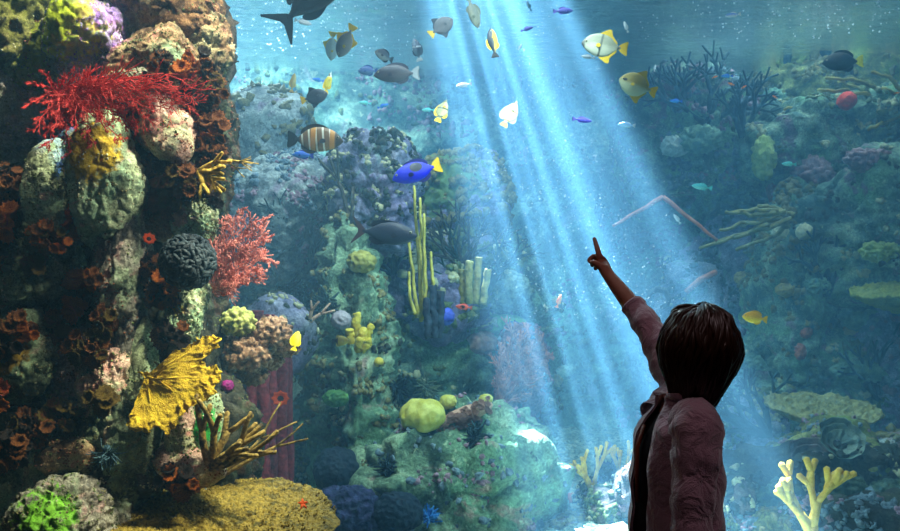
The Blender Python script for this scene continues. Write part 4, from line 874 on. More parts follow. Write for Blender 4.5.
for i, (x, y, dirs, L, lab) in enumerate([
    (706, 124, [(90, 10), (60, 10), (120, 10), (150, 15), (30, 15)], .32, 'largest dark branching coral tree on the far reef ridge'),
    (742, 136, [(90, 10), (70, 15), (115, 10)], .26, 'dark upright branching coral between two orange fish'),
    (676, 112, [(100, 10), (140, 15), (70, 10)], .24, 'dark branching coral nearest the beam on the far ridge'),
    (826, 56, [(100, 10), (130, 15), (75, 10)], .3, 'dark forked coral right above the dark yellow-tailed fish'),
    (788, 62, [(90, 5), (80, 10)], .3, 'dark thick upright coral post near the water line'),
    (826, 296, [(90, 10), (110, 12), (70, 12)], .32, 'dark weedy coral on the pillar left of the yellow shelf'),
    (880, 404, [(100, 15), (60, 15), (130, 15)], .26, 'dark curved coral twigs right of the big olive table'),
    (768, 436, [(150, 15), (120, 15), (170, 15), (100, 15)], .26, 'dark wispy coral brushing left of the big olive table'),
    (716, 182, [(90, 15), (130, 15), (50, 15), (20, 20)], .2, 'purplish dark coral bush above the turquoise fish')]):
    B_('sea_plume', lab, 'coral', x, y, dk2, d=6.5, dirs=dirs, L=L, r0=.04, levels=4, spread=.4, shrink=.72, seed=40+i, thin=.72, stagger=.5, minr=.012)
lump('square_sponge', 'bright red blocky sponge among the olive whips', 'sponge', 847, 101, 9, 9, M_('red_sponge', rgb(216, 34, 24), rgb(236, 70, 50), 12, .02), d=8.0, seed=3, sub=4, wa=.15).location = P(847, 101, 8.9)
for i, (x, y, a, b, k, lab) in enumerate([
    (804, 232, 7, 7, 'pale_knob', 'creamy white knob coral at the root of the tan brush'),
    (780, 232, 7, 9, 'pale_knob', 'white ragged coral clump beside the creamy knob'),
    (775, 190, 7, 16, 'rust_knob', 'rust red upright coral clump over the tan brush'),
    (816, 286, 14, 9, 'green_knob', 'grey green coral head halfway down the far pillar'),
    (786, 290, 10, 6, 'tan_knob', 'ochre coral tuft left of the grey green head'),
    (742, 278, 7, 6, 'tan_knob', 'ochre small coral tuft above the yellow orange fish'),
    (852, 330, 8, 6, 'tan_knob', 'ochre coral tuft under the yellow shelf coral'),
    (806, 332, 5, 6, 'rust_knob', 'salmon coral bud right of the yellow orange fish'),
    (800, 352, 5, 8, 'rust_knob', 'salmon coral bud on the low far shelf'),
    (860, 318, 16, 12, 'green_knob', 'blue green coral head on the pillar under the shelf'),
    (700, 140, 20, 12, 'green_knob', 'pale blue green coral head at the foot of the dark trees'),
    (676, 146, 14, 9, 'white_knob', 'whitish coral head lit at the edge of the beam'),
    (776, 100, 14, 10, 'green_knob', 'dusky green coral head left of the olive whips'),
    (800, 62, 22, 9, 'lime_knob', 'yellow green coral bank near the water line'),
    (868, 160, 24, 10, 'rose_knob', 'dusky rose coral crust over the great ledge'),
    (880, 252, 20, 9, 'lime_knob', 'lime tinted coral bank under the ledge crevice'),
    (812, 176, 18, 16, 'rose_knob', 'mauve coral dome below the turquoise fish near the ledge'),
    (764, 158, 10, 22, 'lime_knob', 'pale olive upright coral head left of the turquoise ledge fish'),
    (742, 366, 22, 10, 'green_knob', 'dim green coral bank behind the head of the child'),
    (860, 372, 30, 9, 'green_knob', 'dim green coral bank along the low far shelf'),
    (892, 500, 30, 18, 'moss_knob', 'dark mossy coral bank filling the corner under the pale boulder'),
    (780, 500, 22, 20, 'moss_knob', 'dark mossy coral bank left of the yellow antlers'),
    (842, 488, 20, 14, 'moss_knob', 'dark mossy coral clump right of the yellow antlers'),
    (570, 500, 10, 6, 'rust_knob', 'salmon starry coral on the turquoise gravel edge'),
    (646, 496, 8, 9, 'rose_knob', 'mauve coral bud at the left of the jacket hem')]):
    cols = {'pale_knob': (rgb(196, 190, 150), rgb(220, 216, 186)), 'rust_knob': (rgb(150, 70, 54), rgb(190, 110, 84)), 'green_knob': (rgb(92, 128, 110), rgb(140, 166, 140)), 'tan_knob': (rgb(150, 130, 70), rgb(190, 170, 104)),
            'white_knob': (rgb(190, 200, 194), rgb(220, 224, 214)), 'lime_knob': (rgb(140, 160, 80), rgb(184, 196, 120)), 'rose_knob': (rgb(130, 96, 110), rgb(170, 134, 140)), 'moss_knob': (rgb(44, 66, 52), rgb(80, 100, 72))}[k]
    lump('coral_head', lab, 'coral', x, y, a, b, M_(k, *cols, 10, .03), d=5.5, seed=60+i, wf=3.5, wa=.5, na=.2, out=.15, sub=5 if a > 13 else 4, wf2=9, wa2=.15)

m = MB(); c0 = P(660, 299, 8.4); m.tube([P(x, y, 8.4)-c0 for x, y in ((648, 299), (650, 293), (657, 289), (665, 291), (669, 298), (667, 305), (661, 308))], [.02, .028, .032, .032, .03, .028, .02], 8)
tag(m.build('curled_sponge', M_('pale_curl', rgb(58, 66, 66), rgb(80, 88, 84), 12, .02), loc=c0), 'pale curled sponge ring showing just above the hair of the child', 'sponge')
# ------------------------------------------------------------------ fish
def interp(ctrl, t):
    xs = [c[0] for c in ctrl]
    k = max(0, min(len(xs)-2, int(np.searchsorted(xs, t, side='right')-1)))
    p = [ctrl[max(0, k-1)], ctrl[k], ctrl[k+1], ctrl[min(len(ctrl)-1, k+2)]]; u = (t-xs[k])/(xs[k+1]-xs[k]+1e-9); r = []
    for i in range(1, len(ctrl[0])):
        m1 = (p[2][i]-p[0][i])/max(1e-6, p[2][0]-p[0][0])*(xs[k+1]-xs[k]); m2 = (p[3][i]-p[1][i])/max(1e-6, p[3][0]-p[1][0])*(xs[k+1]-xs[k])
        r.append((2*u**3-3*u**2+1)*p[1][i]+(u**3-2*u**2+u)*m1+(-2*u**3+3*u**2)*p[2][i]+(u**3-u**2)*m2)
    return r
# profiles: (t along the body from the snout, top, bottom, half width), in body lengths; fins as outlines in the fish's own plane
SHAPE = {
 'tang': dict(prof=[(0, .0, -.02, .01), (.06, .09, -.08, .03), (.2, .2, -.17, .06), (.42, .25, -.22, .075), (.62, .2, -.18, .055), (.75, .09, -.08, .025), (.8, .04, -.04, .014), (.84, .04, -.04, .01)],
    tail=[(-.3, .035), (-.36, .1), (-.5, .17), (-.44, .0), (-.5, -.17), (-.36, -.1), (-.3, -.035)], dorsal=[(.28, .19), (.14, .3), (-.08, .31), (-.25, .2), (-.26, .07), (0, .2)], anal=[(.1, -.18), (-.08, -.29), (-.24, -.19), (-.25, -.06), (0, -.17)], pec=.12, eye=(.4, .055, .022)),
 'butterfly': dict(prof=[(0, .02, -.02, .008), (.07, .06, -.06, .02), (.18, .17, -.16, .045), (.4, .31, -.3, .06), (.62, .3, -.3, .045), (.75, .14, -.14, .02), (.8, .06, -.06, .012), (.84, .06, -.06, .008)],
    tail=[(-.3, .05), (-.4, .11), (-.49, .13), (-.48, 0), (-.49, -.13), (-.4, -.11), (-.3, -.05)], dorsal=[(.25, .24), (.05, .38), (-.2, .4), (-.29, .25), (-.27, .1), (0, .25)], anal=[(.1, -.26), (-.1, -.37), (-.24, -.36), (-.28, -.2), (-.26, -.08), (0, -.24)], pec=.12, eye=(.4, .05, .024)),
 'mono': dict(prof=[(0, .02, -.03, .01), (.06, .13, -.12, .03), (.18, .25, -.24, .055), (.36, .315, -.31, .065), (.58, .26, -.26, .045), (.73, .1, -.1, .022), (.79, .045, -.045, .013), (.83, .045, -.045, .009)],
    tail=[(-.29, .04), (-.38, .11), (-.5, .17), (-.46, 0), (-.5, -.17), (-.38, -.11), (-.29, -.04)], dorsal=[(.22, .24), (.08, .36), (-.06, .46), (-.12, .44), (-.12, .3), (-.27, .12), (-.24, .06), (0, .24)], anal=[(.2, -.24), (.06, -.36), (-.07, -.46), (-.13, -.44), (-.12, -.3), (-.27, -.12), (-.24, -.06), (0, -.24)], pec=.11, eye=(.41, .04, .026)),
 'unicorn': dict(prof=[(0, .02, -.01, .012), (.05, .07, -.06, .03), (.15, .12, -.11, .05), (.35, .16, -.15, .065), (.55, .13, -.13, .055), (.7, .06, -.06, .028), (.77, .026, -.026, .014), (.81, .03, -.03, .01)],
    tail=[(-.28, .025), (-.36, .1), (-.52, .24), (-.4, .04), (-.38, 0), (-.4, -.04), (-.52, -.24), (-.36, -.1), (-.28, -.025)], dorsal=[(.3, .11), (.2, .17), (-.1, .18), (-.22, .12), (-.22, .05), (0, .13)], anal=[(.12, -.12), (-.1, -.18), (-.22, -.12), (-.22, -.05), (0, -.12)], pec=.1, eye=(.4, .045, .02)),
 'slim': dict(prof=[(0, .01, -.01, .01), (.06, .06, -.055, .03), (.2, .12, -.11, .05), (.42, .15, -.14, .06), (.6, .11, -.11, .045), (.74, .05, -.05, .02), (.8, .035, -.035, .012), (.84, .035, -.035, .009)],
    tail=[(-.3, .03), (-.4, .09), (-.52, .14), (-.42, 0), (-.52, -.14), (-.4, -.09), (-.3, -.03)], dorsal=[(.2, .12), (.08, .2), (-.1, .19), (-.24, .1), (-.2, .05), (0, .12)], anal=[(.02, -.12), (-.1, -.18), (-.22, -.1), (-.2, -.05)], pec=.1, eye=(.4, .03, .022)),
}
_fm = {}
def fish_mat(key, back, belly, bars=None, head=None, rear=None, spot=None, zsplit=(-.08, .06), rough=.38):
    """scaly skin: pigment runs from back to belly; bars = (colour, count, sharpness); head / rear = (colour, x limit) in body lengths"""
    if key in _fm: return _fm[key]
    n = N('fish_'+key); co = n.coord(); s = n.n('ShaderNodeSeparateXYZ'); n.l(co, s.inputs[0]); x, z = s.outputs['X'], s.outputs['Z']
    w = n.math('ADD', z, n.math('MULTIPLY', n.math('SUBTRACT', n.noise(co, 9, 3, .5), .5), .08))
    col = n.mix(n.val(w, *zsplit), belly, back)
    if bars:
        wv = n.math('SINE', n.math('MULTIPLY', n.math('ADD', x, n.math('MULTIPLY', z, .12)), bars[1]*2*PI)); col = n.mix(n.val(wv, bars[2], bars[2]+.25), col, bars[0])
        if len(bars) > 3:
            wv = n.math('SINE', n.math('MULTIPLY', n.math('ADD', x, .11), bars[4]*2*PI)); col = n.mix(n.val(wv, .55, .8), col, bars[3])
    if rear: col = n.mix(n.val(x, rear[1]+.03, rear[1]-.03), col, rear[0]) if 0 else n.mix(n.math('SUBTRACT', 1., n.val(x, rear[1]-.03, rear[1]+.03)), col, rear[0])
    if head: col = n.mix(n.val(x, head[1]-.025, head[1]+.025), col, head[0])
    if spot:
        d = n.n('ShaderNodeVectorMath', operation='DISTANCE'); mp = n.n('ShaderNodeMapping'); mp.inputs['Scale'].default_value = (1, 0, 1.4); n.l(co, mp.inputs[0]); n.l(mp.outputs[0], d.inputs[0]); d.inputs[1].default_value = (spot[1], 0, spot[2]*1.4)
        col = n.mix(n.math('SUBTRACT', 1., n.val(d.outputs['Value'], spot[3]*.8, spot[3])), col, spot[0])
    n.principled(col, rough, .4, n.voro(co, 70), .25, .01); _fm[key] = n.m; return n.m
eyeb, eyew = plain('eye_black', rgb(8, 8, 10), .15, .6), plain('eye_ring', rgb(200, 190, 150), .3)
_fmesh = {}
def fin_mesh(name, pts, th, mat, fan=None):
    n_ = len(pts); v = [(x, -th, z) for x, z in pts]+[(x, th, z) for x, z in pts]; bm = bmesh.new(); vs = [bm.verts.new(p) for p in v]
    bm.faces.new(list(reversed(vs[:n_]))); bm.faces.new(vs[n_:])
    for k in range(n_): bm.faces.new((vs[k], vs[(k+1) % n_], vs[n_+(k+1) % n_], vs[n_+k]))
    bmesh.ops.triangulate(bm, faces=[f for f in bm.faces if len(f.verts) > 4]); bmesh.ops.recalc_face_normals(bm, faces=bm.faces)
    me = bpy.data.meshes.new(name); bm.to_mesh(me); bm.free(); me.materials.append(mat); return me
def smooth_outline(pts, it=2):
    for _ in range(it):
        q = []
        for k in range(len(pts)):
            a, b = pts[k], pts[(k+1) % len(pts)]; q += [(.75*a[0]+.25*b[0], .75*a[1]+.25*b[1]), (.25*a[0]+.75*b[0], .25*a[1]+.75*b[1])]
        pts = q
    return pts
def fish_meshes(shape, key, body, fin, tail, deep=1., detail=True):
    k_ = (shape, key, deep)
    if k_ in _fmesh: return _fmesh[k_]
    S = SHAPE[shape]; nt, na = 30, 18; v = []; f = []
    for i in range(nt):
        t = .84*(i/(nt-1))**1.15; tp, bt, w = interp(S['prof'], t); tp *= deep; bt *= deep; c = (tp+bt)/2; h = max(.004, (tp-bt)/2)
        for j in range(na):
            a = 2*PI*j/na; ca, sa = math.cos(a), math.sin(a); v.append((.5-t, max(.003, w)*math.copysign(abs(ca)**.9, ca)*(1-.25*max(0, sa)), c+h*math.copysign(abs(sa)**.95, sa)))
    for i in range(nt-1):
        for j in range(na): f.append((i*na+j, i*na+(j+1) % na, (i+1)*na+(j+1) % na, (i+1)*na+j))
    f.append(tuple(reversed(range(na)))); f.append(tuple((nt-1)*na+j for j in range(na)))
    bm = bpy.data.meshes.new('body'); bm.from_pydata(v, [], f); bm.polygons.foreach_set('use_smooth', [True]*len(f)); bm.materials.append(body); bm.update()
    sc = lambda pts: [(x, z*deep) for x, z in pts]
    R = {'body': bm, 'tail_fin': fin_mesh('tail_fin', smooth_outline(S['tail'], 1), .006, tail), 'dorsal_fin': fin_mesh('dorsal_fin', smooth_outline(sc(S['dorsal'])), .005, fin), 'anal_fin': fin_mesh('anal_fin', smooth_outline(sc(S['anal'])), .005, fin)}
    pl = S['pec']; R['pectoral_fin'] = fin_mesh('pectoral_fin', smooth_outline([(0, .025), (-pl*.6, .05), (-pl, .0), (-pl*.8, -.045), (0, -.02)]), .003, fin)
    ev, ef = ico(2); r = S['eye'][2]; e = bpy.data.meshes.new('eye'); e.from_pydata((ev*np.array([r, r*.5, r])).tolist(), [], ef); e.polygons.foreach_set('use_smooth', [True]*len(ef)); e.materials.append(eyew); e.materials.append(eyeb)
    e.polygons.foreach_set('material_index', [1 if abs(sum(ev[i][1] for i in q)/3) > .62 else 0 for q in ef]); R['eye'] = e
    _fmesh[k_] = R; return R
def fish(name, label, px, py, length, d, head, shape, key, body, fin, tail=None, yaw=0, roll=0, deep=1., small=False, up=None):
    """head = heading in the picture plane (0 right, 90 up, 180 left), yaw = turn away from the picture plane; length in pixels as seen"""
    R = fish_meshes(shape, key, body, fin, tail or fin, deep); t = thing(name, label, 'fish', P(px, py, d))
    a, y = math.radians(head), math.radians(yaw); h = Vector((math.cos(a)*math.cos(y), math.sin(y), math.sin(a)*math.cos(y)))
    ua = a+PI/2 if math.cos(a) >= 0 else a-PI/2
    if up is not None: ua = a+PI/2*up
    u = Vector((math.cos(ua), 0, math.sin(ua))); u = (u-h*u.dot(h)).normalized(); u = Quaternion(h, math.radians(roll)) @ u; s = u.cross(h)
    L = length*d/FPX/max(.35, math.cos(y)); t.matrix_basis = Matrix.Translation(P(px, py, d)) @ Matrix((h, s, u)).transposed().to_4x4() @ Matrix.Diagonal((L, L, L, 1))
    def part(nm, m=None):
        o = bpy.data.objects.new(nm, R[nm]); C.objects.link(o); o.parent = t
        if m is not None: o.matrix_basis = m
        return o
    for nm in ('body', 'tail_fin', 'dorsal_fin', 'anal_fin'): part(nm)
    if small: return t
    S = SHAPE[shape]; ex, ez, er = S['eye']; w = interp(S['prof'], .5-ex)[2]; wp = interp(S['prof'], .28)[2]
    for sd in (-1, 1):
        part('eye', Matrix.Translation((ex, sd*w*.93, ez)))
        part('pectoral_fin', Matrix.Translation((.2, sd*wp*.9, -.03)) @ Matrix.Rotation(-sd*.45, 4, 'Z'))
    return t
F = plain
W_, YF, DK = rgb(225, 228, 220), rgb(236, 190, 20), rgb(34, 32, 34)
yfn, dkf, grf, wtf, blf = F('fin_yellow', rgb(240, 196, 24)), F('fin_dark', rgb(36, 32, 30)), F('fin_grey', rgb(120, 122, 116)), F('fin_white', rgb(210, 214, 208)), F('fin_blue', rgb(26, 40, 170))
fm = fish_mat
uni = fm('unicorn_brown', rgb(46, 36, 32), rgb(66, 52, 46)); unb = fm('unicorn_blue', rgb(30, 40, 62), rgb(52, 66, 84))
fish('unicornfish', 'large dark brown fish leaving the top edge with its swept forked tail showing', 312, -4, 104, 4.4, 47, 'unicorn', 'ub', uni, dkf, yaw=10, deep=1.15)
fish('unicornfish', 'long blue black fish with a fine forked tail crossing in front of the middle reef', 384, 233, 66, 4.8, -6, 'unicorn', 'bb', unb, F('fin_night', rgb(26, 30, 44)), F('tail_rusty', rgb(84, 58, 62)), deep=1.12)
fish('sailfin_tang', 'brown sailfin tang with cream bars and a black tail', 315, 140, 57, 4.6, -2, 'tang', 'sail', fm('sailfin', rgb(140, 102, 54), rgb(160, 118, 62), bars=(rgb(246, 238, 214), 8, .55, rgb(222, 150, 50), 3), head=(rgb(70, 54, 36), .36), rear=(rgb(30, 26, 24), -.26)), F('fin_sail', rgb(62, 46, 28)), dkf, deep=.92)
fish('blue_tang', 'royal blue tang with a yellow tail above the green topped boulder', 417, 172, 52, 4.7, 200, 'tang', 'royal', fm('royal', rgb(14, 22, 214), rgb(40, 70, 240), spot=(rgb(14, 14, 40), .0, .09, .14), zsplit=(-.2, -.1)), F('fin_royal', rgb(20, 20, 110)), yfn, deep=.82, yaw=-12)
fish('tang', 'grey tang with a pale rimmed tail swimming left beside the beam', 397, 74, 47, 4.9, 183, 'tang', 'greytang', fm('greytang', rgb(60, 56, 66), rgb(100, 92, 96)), F('fin_ash', rgb(84, 80, 92)), F('tail_pale', rgb(180, 186, 190)), deep=.8)
fish('tang', 'small dusky tang seen nearly head-on above the grey tang', 384, 56, 18, 5.2, 165, 'tang', 'dusky', fm('dusky', rgb(54, 58, 66), rgb(140, 140, 136)), dkf, deep=.95, yaw=-40)
fish('tang', 'faint blue tang half hidden behind the grey tang', 368, 71, 20, 5.6, 180, 'tang', 'faint', fm('faint', rgb(40, 70, 130), rgb(90, 120, 160)), F('fin_faint', rgb(50, 80, 140)))
fish('tang', 'slate blue tang standing on its tail just inside the beam', 417, 50, 24, 5.0, 105, 'tang', 'slate', fm('slatefish', rgb(46, 62, 86), rgb(120, 140, 160), bars=(rgb(200, 210, 220), 2, .8)), F('fin_slate', rgb(60, 74, 96)), F('tail_pale', rgb(180, 186, 190)), deep=.8)
bat = fm('bat_grey', rgb(90, 86, 80), rgb(150, 146, 136), zsplit=(-.2, .2))
fish('moonyfish', 'grey brown diamond shaped fish with yellow fins and a pale twin behind it', 346, 41, 33, 4.9, -120, 'mono', 'bat', bat, yfn, yaw=20, deep=.72)
fish('moonyfish', 'pale silvery fish with a yellow tip left of its grey brown twin', 332, 46, 24, 5.3, -100, 'mono', 'silver', fm('silver', rgb(190, 196, 186), rgb(220, 224, 216)), yfn, yaw=35, deep=.7)
fish('butterflyfish', 'slim butterflyfish with a yellow side and black and white face seen edge-on', 328, 83, 25, 4.9, 78, 'butterfly', 'bfly', fm('bfly', rgb(226, 206, 30), rgb(236, 220, 60), head=(rgb(225, 225, 215), .26), rear=(rgb(220, 190, 30), -.2), spot=(rgb(18, 18, 20), .33, .03, .06)), yfn, yaw=20, deep=.42)
fish('angelfish', 'slate grey angelfish with trailing fins left of the edge-on butterflyfish', 314, 97, 28, 4.8, 15, 'mono', 'angel', fm('angel', rgb(62, 66, 76), rgb(84, 88, 96)), F('fin_coal', rgb(48, 52, 60)), yfn, deep=.85)
fish('wrasse', 'blurry ochre fish hanging upright in the pale back water', 293, 83, 20, 6.4, 80, 'slim', 'ochre', fm('ochre', rgb(170, 140, 60), rgb(190, 166, 90)), F('fin_ochre', rgb(190, 150, 50)), small=True)
fish('tang', 'bright blue fish tucked behind the barred sailfin tang', 303, 155, 22, 5.0, 178, 'tang', 'azure', fm('azure', rgb(20, 90, 200), rgb(60, 130, 220)), blf, deep=.7)
fish('moonyfish', 'dark rhomb shaped fish with a yellow tail at the left side of the beam', 441, 27, 30, 4.9, 40, 'mono', 'rhomb', fm('rhomb', rgb(70, 68, 74), rgb(96, 92, 96)), F('fin_coal', rgb(48, 52, 60)), yfn, deep=.85, yaw=15)
fish('rabbitfish', 'grey green fish diving steeply at the top of the beam', 473, 12, 34, 4.9, -72, 'slim', 'rabbit', fm('rabbit', rgb(104, 108, 92), rgb(150, 150, 126)), F('fin_moss', rgb(120, 122, 96)), deep=1.15)
fish('foxface', 'black and yellow fish hanging head up inside the beam', 493, 43, 32, 4.9, 98, 'slim', 'fox', fm('fox', rgb(44, 46, 56), rgb(230, 196, 50), zsplit=(-.06, 0)), yfn, dkf, deep=1.1, yaw=12, up=1)
fish('damselfish', 'small violet damselfish at the top edge of the beam', 563, 11, 20, 5.0, 2, 'slim', 'viol', fm('violet', rgb(96, 84, 190), rgb(60, 60, 160)), F('fin_violet', rgb(120, 100, 210)), deep=1.05)
fish('damselfish', 'tiny dim violet damselfish between the foxface and the upper violet one', 527, 29, 13, 5.2, 18, 'slim', 'viol', fm('violet', rgb(96, 84, 190), rgb(60, 60, 160)), F('fin_violet', rgb(120, 100, 210)), small=True)
fish('damselfish', 'violet damselfish alone low in the middle of the beam', 582, 120, 20, 5.0, -8, 'slim', 'viol2', fm('violet2', rgb(86, 76, 214), rgb(60, 50, 180)), F('fin_violet', rgb(120, 100, 210)), deep=.9)
mon = fm('mono_bars', rgb(140, 142, 122), rgb(196, 196, 176), bars=(rgb(60, 62, 58), 2.6, .82), head=(rgb(90, 90, 84), .43))
fish('moonyfish', 'barred silver fish with bright yellow fins facing left at the beam edge', 605, 46, 47, 4.8, 172, 'mono', 'monob', mon, yfn, deep=.8)
fish('moonyfish', 'olive silver deep-bodied fish with yellow fins just right of the beam', 638, 86, 40, 4.8, 160, 'mono', 'monoc', fm('mono_olive', rgb(160, 146, 80), rgb(190, 196, 160), spot=(rgb(40, 40, 40), .36, .04, .06)), F('fin_mustard', rgb(190, 164, 40)), yfn, deep=.95)
fish('butterflyfish', 'white fish with yellow streaks turning downward in the beam', 510, 114, 32, 4.9, 62, 'butterfly', 'white', fm('whitefish', rgb(222, 220, 206), rgb(230, 230, 222), bars=(rgb(210, 190, 120), 3, .75)), wtf, F('fin_cream', rgb(226, 206, 120)), deep=.72, yaw=20)
fish('butterflyfish', 'yellowish silver fish climbing at the left edge of the beam', 442, 111, 27, 5.0, 70, 'butterfly', 'ysil', fm('yellowsilver', rgb(140, 136, 92), rgb(190, 184, 130), bars=(rgb(70, 70, 60), 3, .75)), yfn, deep=.62, yaw=25)
sm = dict(small=True)
blu = fm('chromis', rgb(30, 110, 210), rgb(70, 160, 230)); tur = fm('turquoise', rgb(90, 200, 200), rgb(150, 226, 214)); bfin, tfin = F('fin_chromis', rgb(30, 100, 210)), F('fin_turquoise', rgb(110, 210, 210))
wh = fm('pearl', rgb(214, 224, 226), rgb(236, 240, 240)); orm = fm('anthias', rgb(244, 120, 60), rgb(248, 160, 110)); ofin = F('fin_anthias', rgb(244, 140, 80))
for lab, x, y, ln, d, hd, m, k, fn in [
    ('vivid blue chromis between the grey tang and the blue tang', 383, 106, 12, 5.2, 20, blu, 'chr', bfin), ('pale teal chromis beside the vivid blue one', 365, 103, 13, 5.8, 175, tur, 'tur', tfin),
    ('teal chromis fading at the left margin of the beam', 428, 110, 13, 5.8, 180, tur, 'tur', tfin), ('teal blue chromis above the slate angelfish', 318, 80, 12, 5.8, 170, blu, 'chr', bfin),
    ('largest turquoise chromis over the bent pink branch', 702, 187, 21, 5.6, 172, tur, 'tur', tfin), ('turquoise chromis in front of the great far ledge', 789, 164, 15, 5.8, 178, tur, 'tur', tfin),
    ('white slip of a fish inside the bent pink branch', 677, 219, 12, 5.6, 125, wh, 'pearl', wtf), ('silvery white fish with a blue back near the water line', 733, 15, 16, 5.6, 188, fm('bluepearl', rgb(90, 130, 200), rgb(236, 240, 240)), 'bpearl', wtf),
    ('blue chromis among the dark branching trees', 676, 101, 13, 6.2, 178, blu, 'chr', bfin), ('blue chromis hidden in the crown of the dark trees', 727, 76, 12, 6.4, 180, blu, 'chr', bfin),
    ('pale blue fish under the lone violet damselfish', 627, 125, 17, 5.4, 176, fm('paleblue', rgb(120, 170, 210), rgb(200, 226, 236)), 'pb', wtf), ('white fish tail-on below the barred silver fish', 588, 57, 14, 5.2, 174, wh, 'pearl', wtf),
    ('white speck of a fish between foxface and dim violet damsel', 520, 47, 7, 5.2, 60, wh, 'pearl', wtf), ('pale slip of a fish standing above the yellow-finned pair', 626, 27, 12, 5.2, 110, wh, 'pearl', wtf),
    ('peach fish blurred by the beam above the white turning fish', 464, 85, 16, 5.8, 190, fm('peach', rgb(226, 190, 170), rgb(236, 214, 200)), 'peach', F('fin_peach', rgb(230, 200, 180))), ('small teal fish peeking from the top of the beam', 529, 6, 11, 5.4, 115, fm('darkteal', rgb(50, 90, 110), rgb(90, 130, 140)), 'dt', F('fin_dteal', rgb(60, 100, 120))),
    ('orange anthias first in the row over the dark trees', 715, 77, 6, 6.2, 20, orm, 'anth', ofin), ('orange anthias second in the row over the dark trees', 731, 84, 7, 6.2, 160, orm, 'anth', ofin), ('orange anthias third in the row over the dark trees', 744, 87, 6, 6.2, 30, orm, 'anth', ofin),
    ('orange anthias last and apart in the row near the olive whips', 775, 97, 6, 6.2, 150, orm, 'anth', ofin), ('pink orange fish darting left of the pointing hand', 559, 301, 14, 5.8, 70, orm, 'anth', ofin),
    ('orange anthias at the frame edge beside the red square sponge', 897, 93, 6, 6.2, 10, orm, 'anth', ofin), ('pearl white chip of a fish near the water line by the beam', 655, 68, 7, 6, 80, wh, 'pearl', wtf), ('pale fish fading behind the top of the unicornfish tail', 303, 22, 18, 6.2, -15, fm('fade', rgb(150, 150, 150), rgb(190, 186, 180)), 'fade', grf)]:
    fish('reef_fish', lab, x, y, ln, d, hd, 'slim', k, m, fn, **sm)
fish('surgeonfish', 'dark round fish with a pale yellow tail high on the far reef', 843, 62, 42, 7.2, 183, 'tang', 'farsurg', fm('farsurg', rgb(26, 44, 58), rgb(40, 60, 66)), F('fin_deep', rgb(24, 40, 50)), F('tail_lemon', rgb(206, 200, 60)), deep=.95)
fish('tang', 'yellow orange oval fish glowing right of the hair of the child', 755, 318, 26, 5.0, 172, 'tang', 'yell', fm('yelloworange', rgb(250, 176, 10), rgb(250, 200, 30)), F('fin_amber', rgb(250, 180, 20)), deep=.95)
fish('butterflyfish', 'round yellow fish with a black tail end by the golden tube cluster', 341, 341, 19, 5.2, 0, 'butterfly', 'yround', fm('yround', rgb(176, 150, 50), rgb(206, 184, 70), rear=(rgb(24, 22, 20), -.16)), F('fin_straw', rgb(170, 146, 50)), dkf, deep=.8)
fish('yellow_tang', 'lemon yellow fish poised upright at the end of the knobbly brown corals', 296, 341, 20, 3.75, 80, 'tang', 'lemon', fm('lemon', rgb(240, 226, 20), rgb(248, 236, 60)), F('fin_lemon', rgb(244, 230, 20)), deep=.95, yaw=20)
fish('wrasse', 'red rimmed black fish resting by the violet blue soft coral', 464, 307, 17, 5.3, 175, 'slim', 'redblk', fm('redblack', rgb(210, 70, 50), rgb(214, 90, 60), spot=(rgb(14, 12, 16), .08, .0, .16)), F('fin_redd', rgb(200, 70, 50)), deep=1.1)
# ------------------------------------------------------------------ the child at the glass
skin_m = coral_mat('skin', rgb(150, 92, 72), rgb(166, 106, 84), 14, .0004, .5)
jack_n = N('jacket_cloth'); co = jack_n.coord(); nn_ = jack_n.noise(co, 9, 5, .6)
jack_n.principled(jack_n.mix(nn_, rgb(166, 124, 142), rgb(198, 160, 174)), .85, .15, jack_n.math('ADD', jack_n.math('MULTIPLY', jack_n.noise(co, 16, 4, .55, 1.2), 1.), jack_n.math('MULTIPLY', jack_n.noise(co, 400, 2, .5), .1)), 1., .02, sheen=.9); jack = jack_n.m
shirt_m = plain('dark_shirt', rgb(26, 22, 26), .9, .1); trou_m = plain('dark_trousers', rgb(34, 36, 52), .9, .1); shoe_m = plain('shoe_rubber', rgb(40, 38, 40), .6, .3)
KD = Vector((-.93, -.22, 0)).normalized()       # the way the chest faces
KR = Vector((KD.y, -KD.x, 0))                    # the child's right hand side
hipz = .66; tx, ty = .527, 2.02
def kb(f, r, z): return Vector((tx, ty, z))+KD*f+KR*r
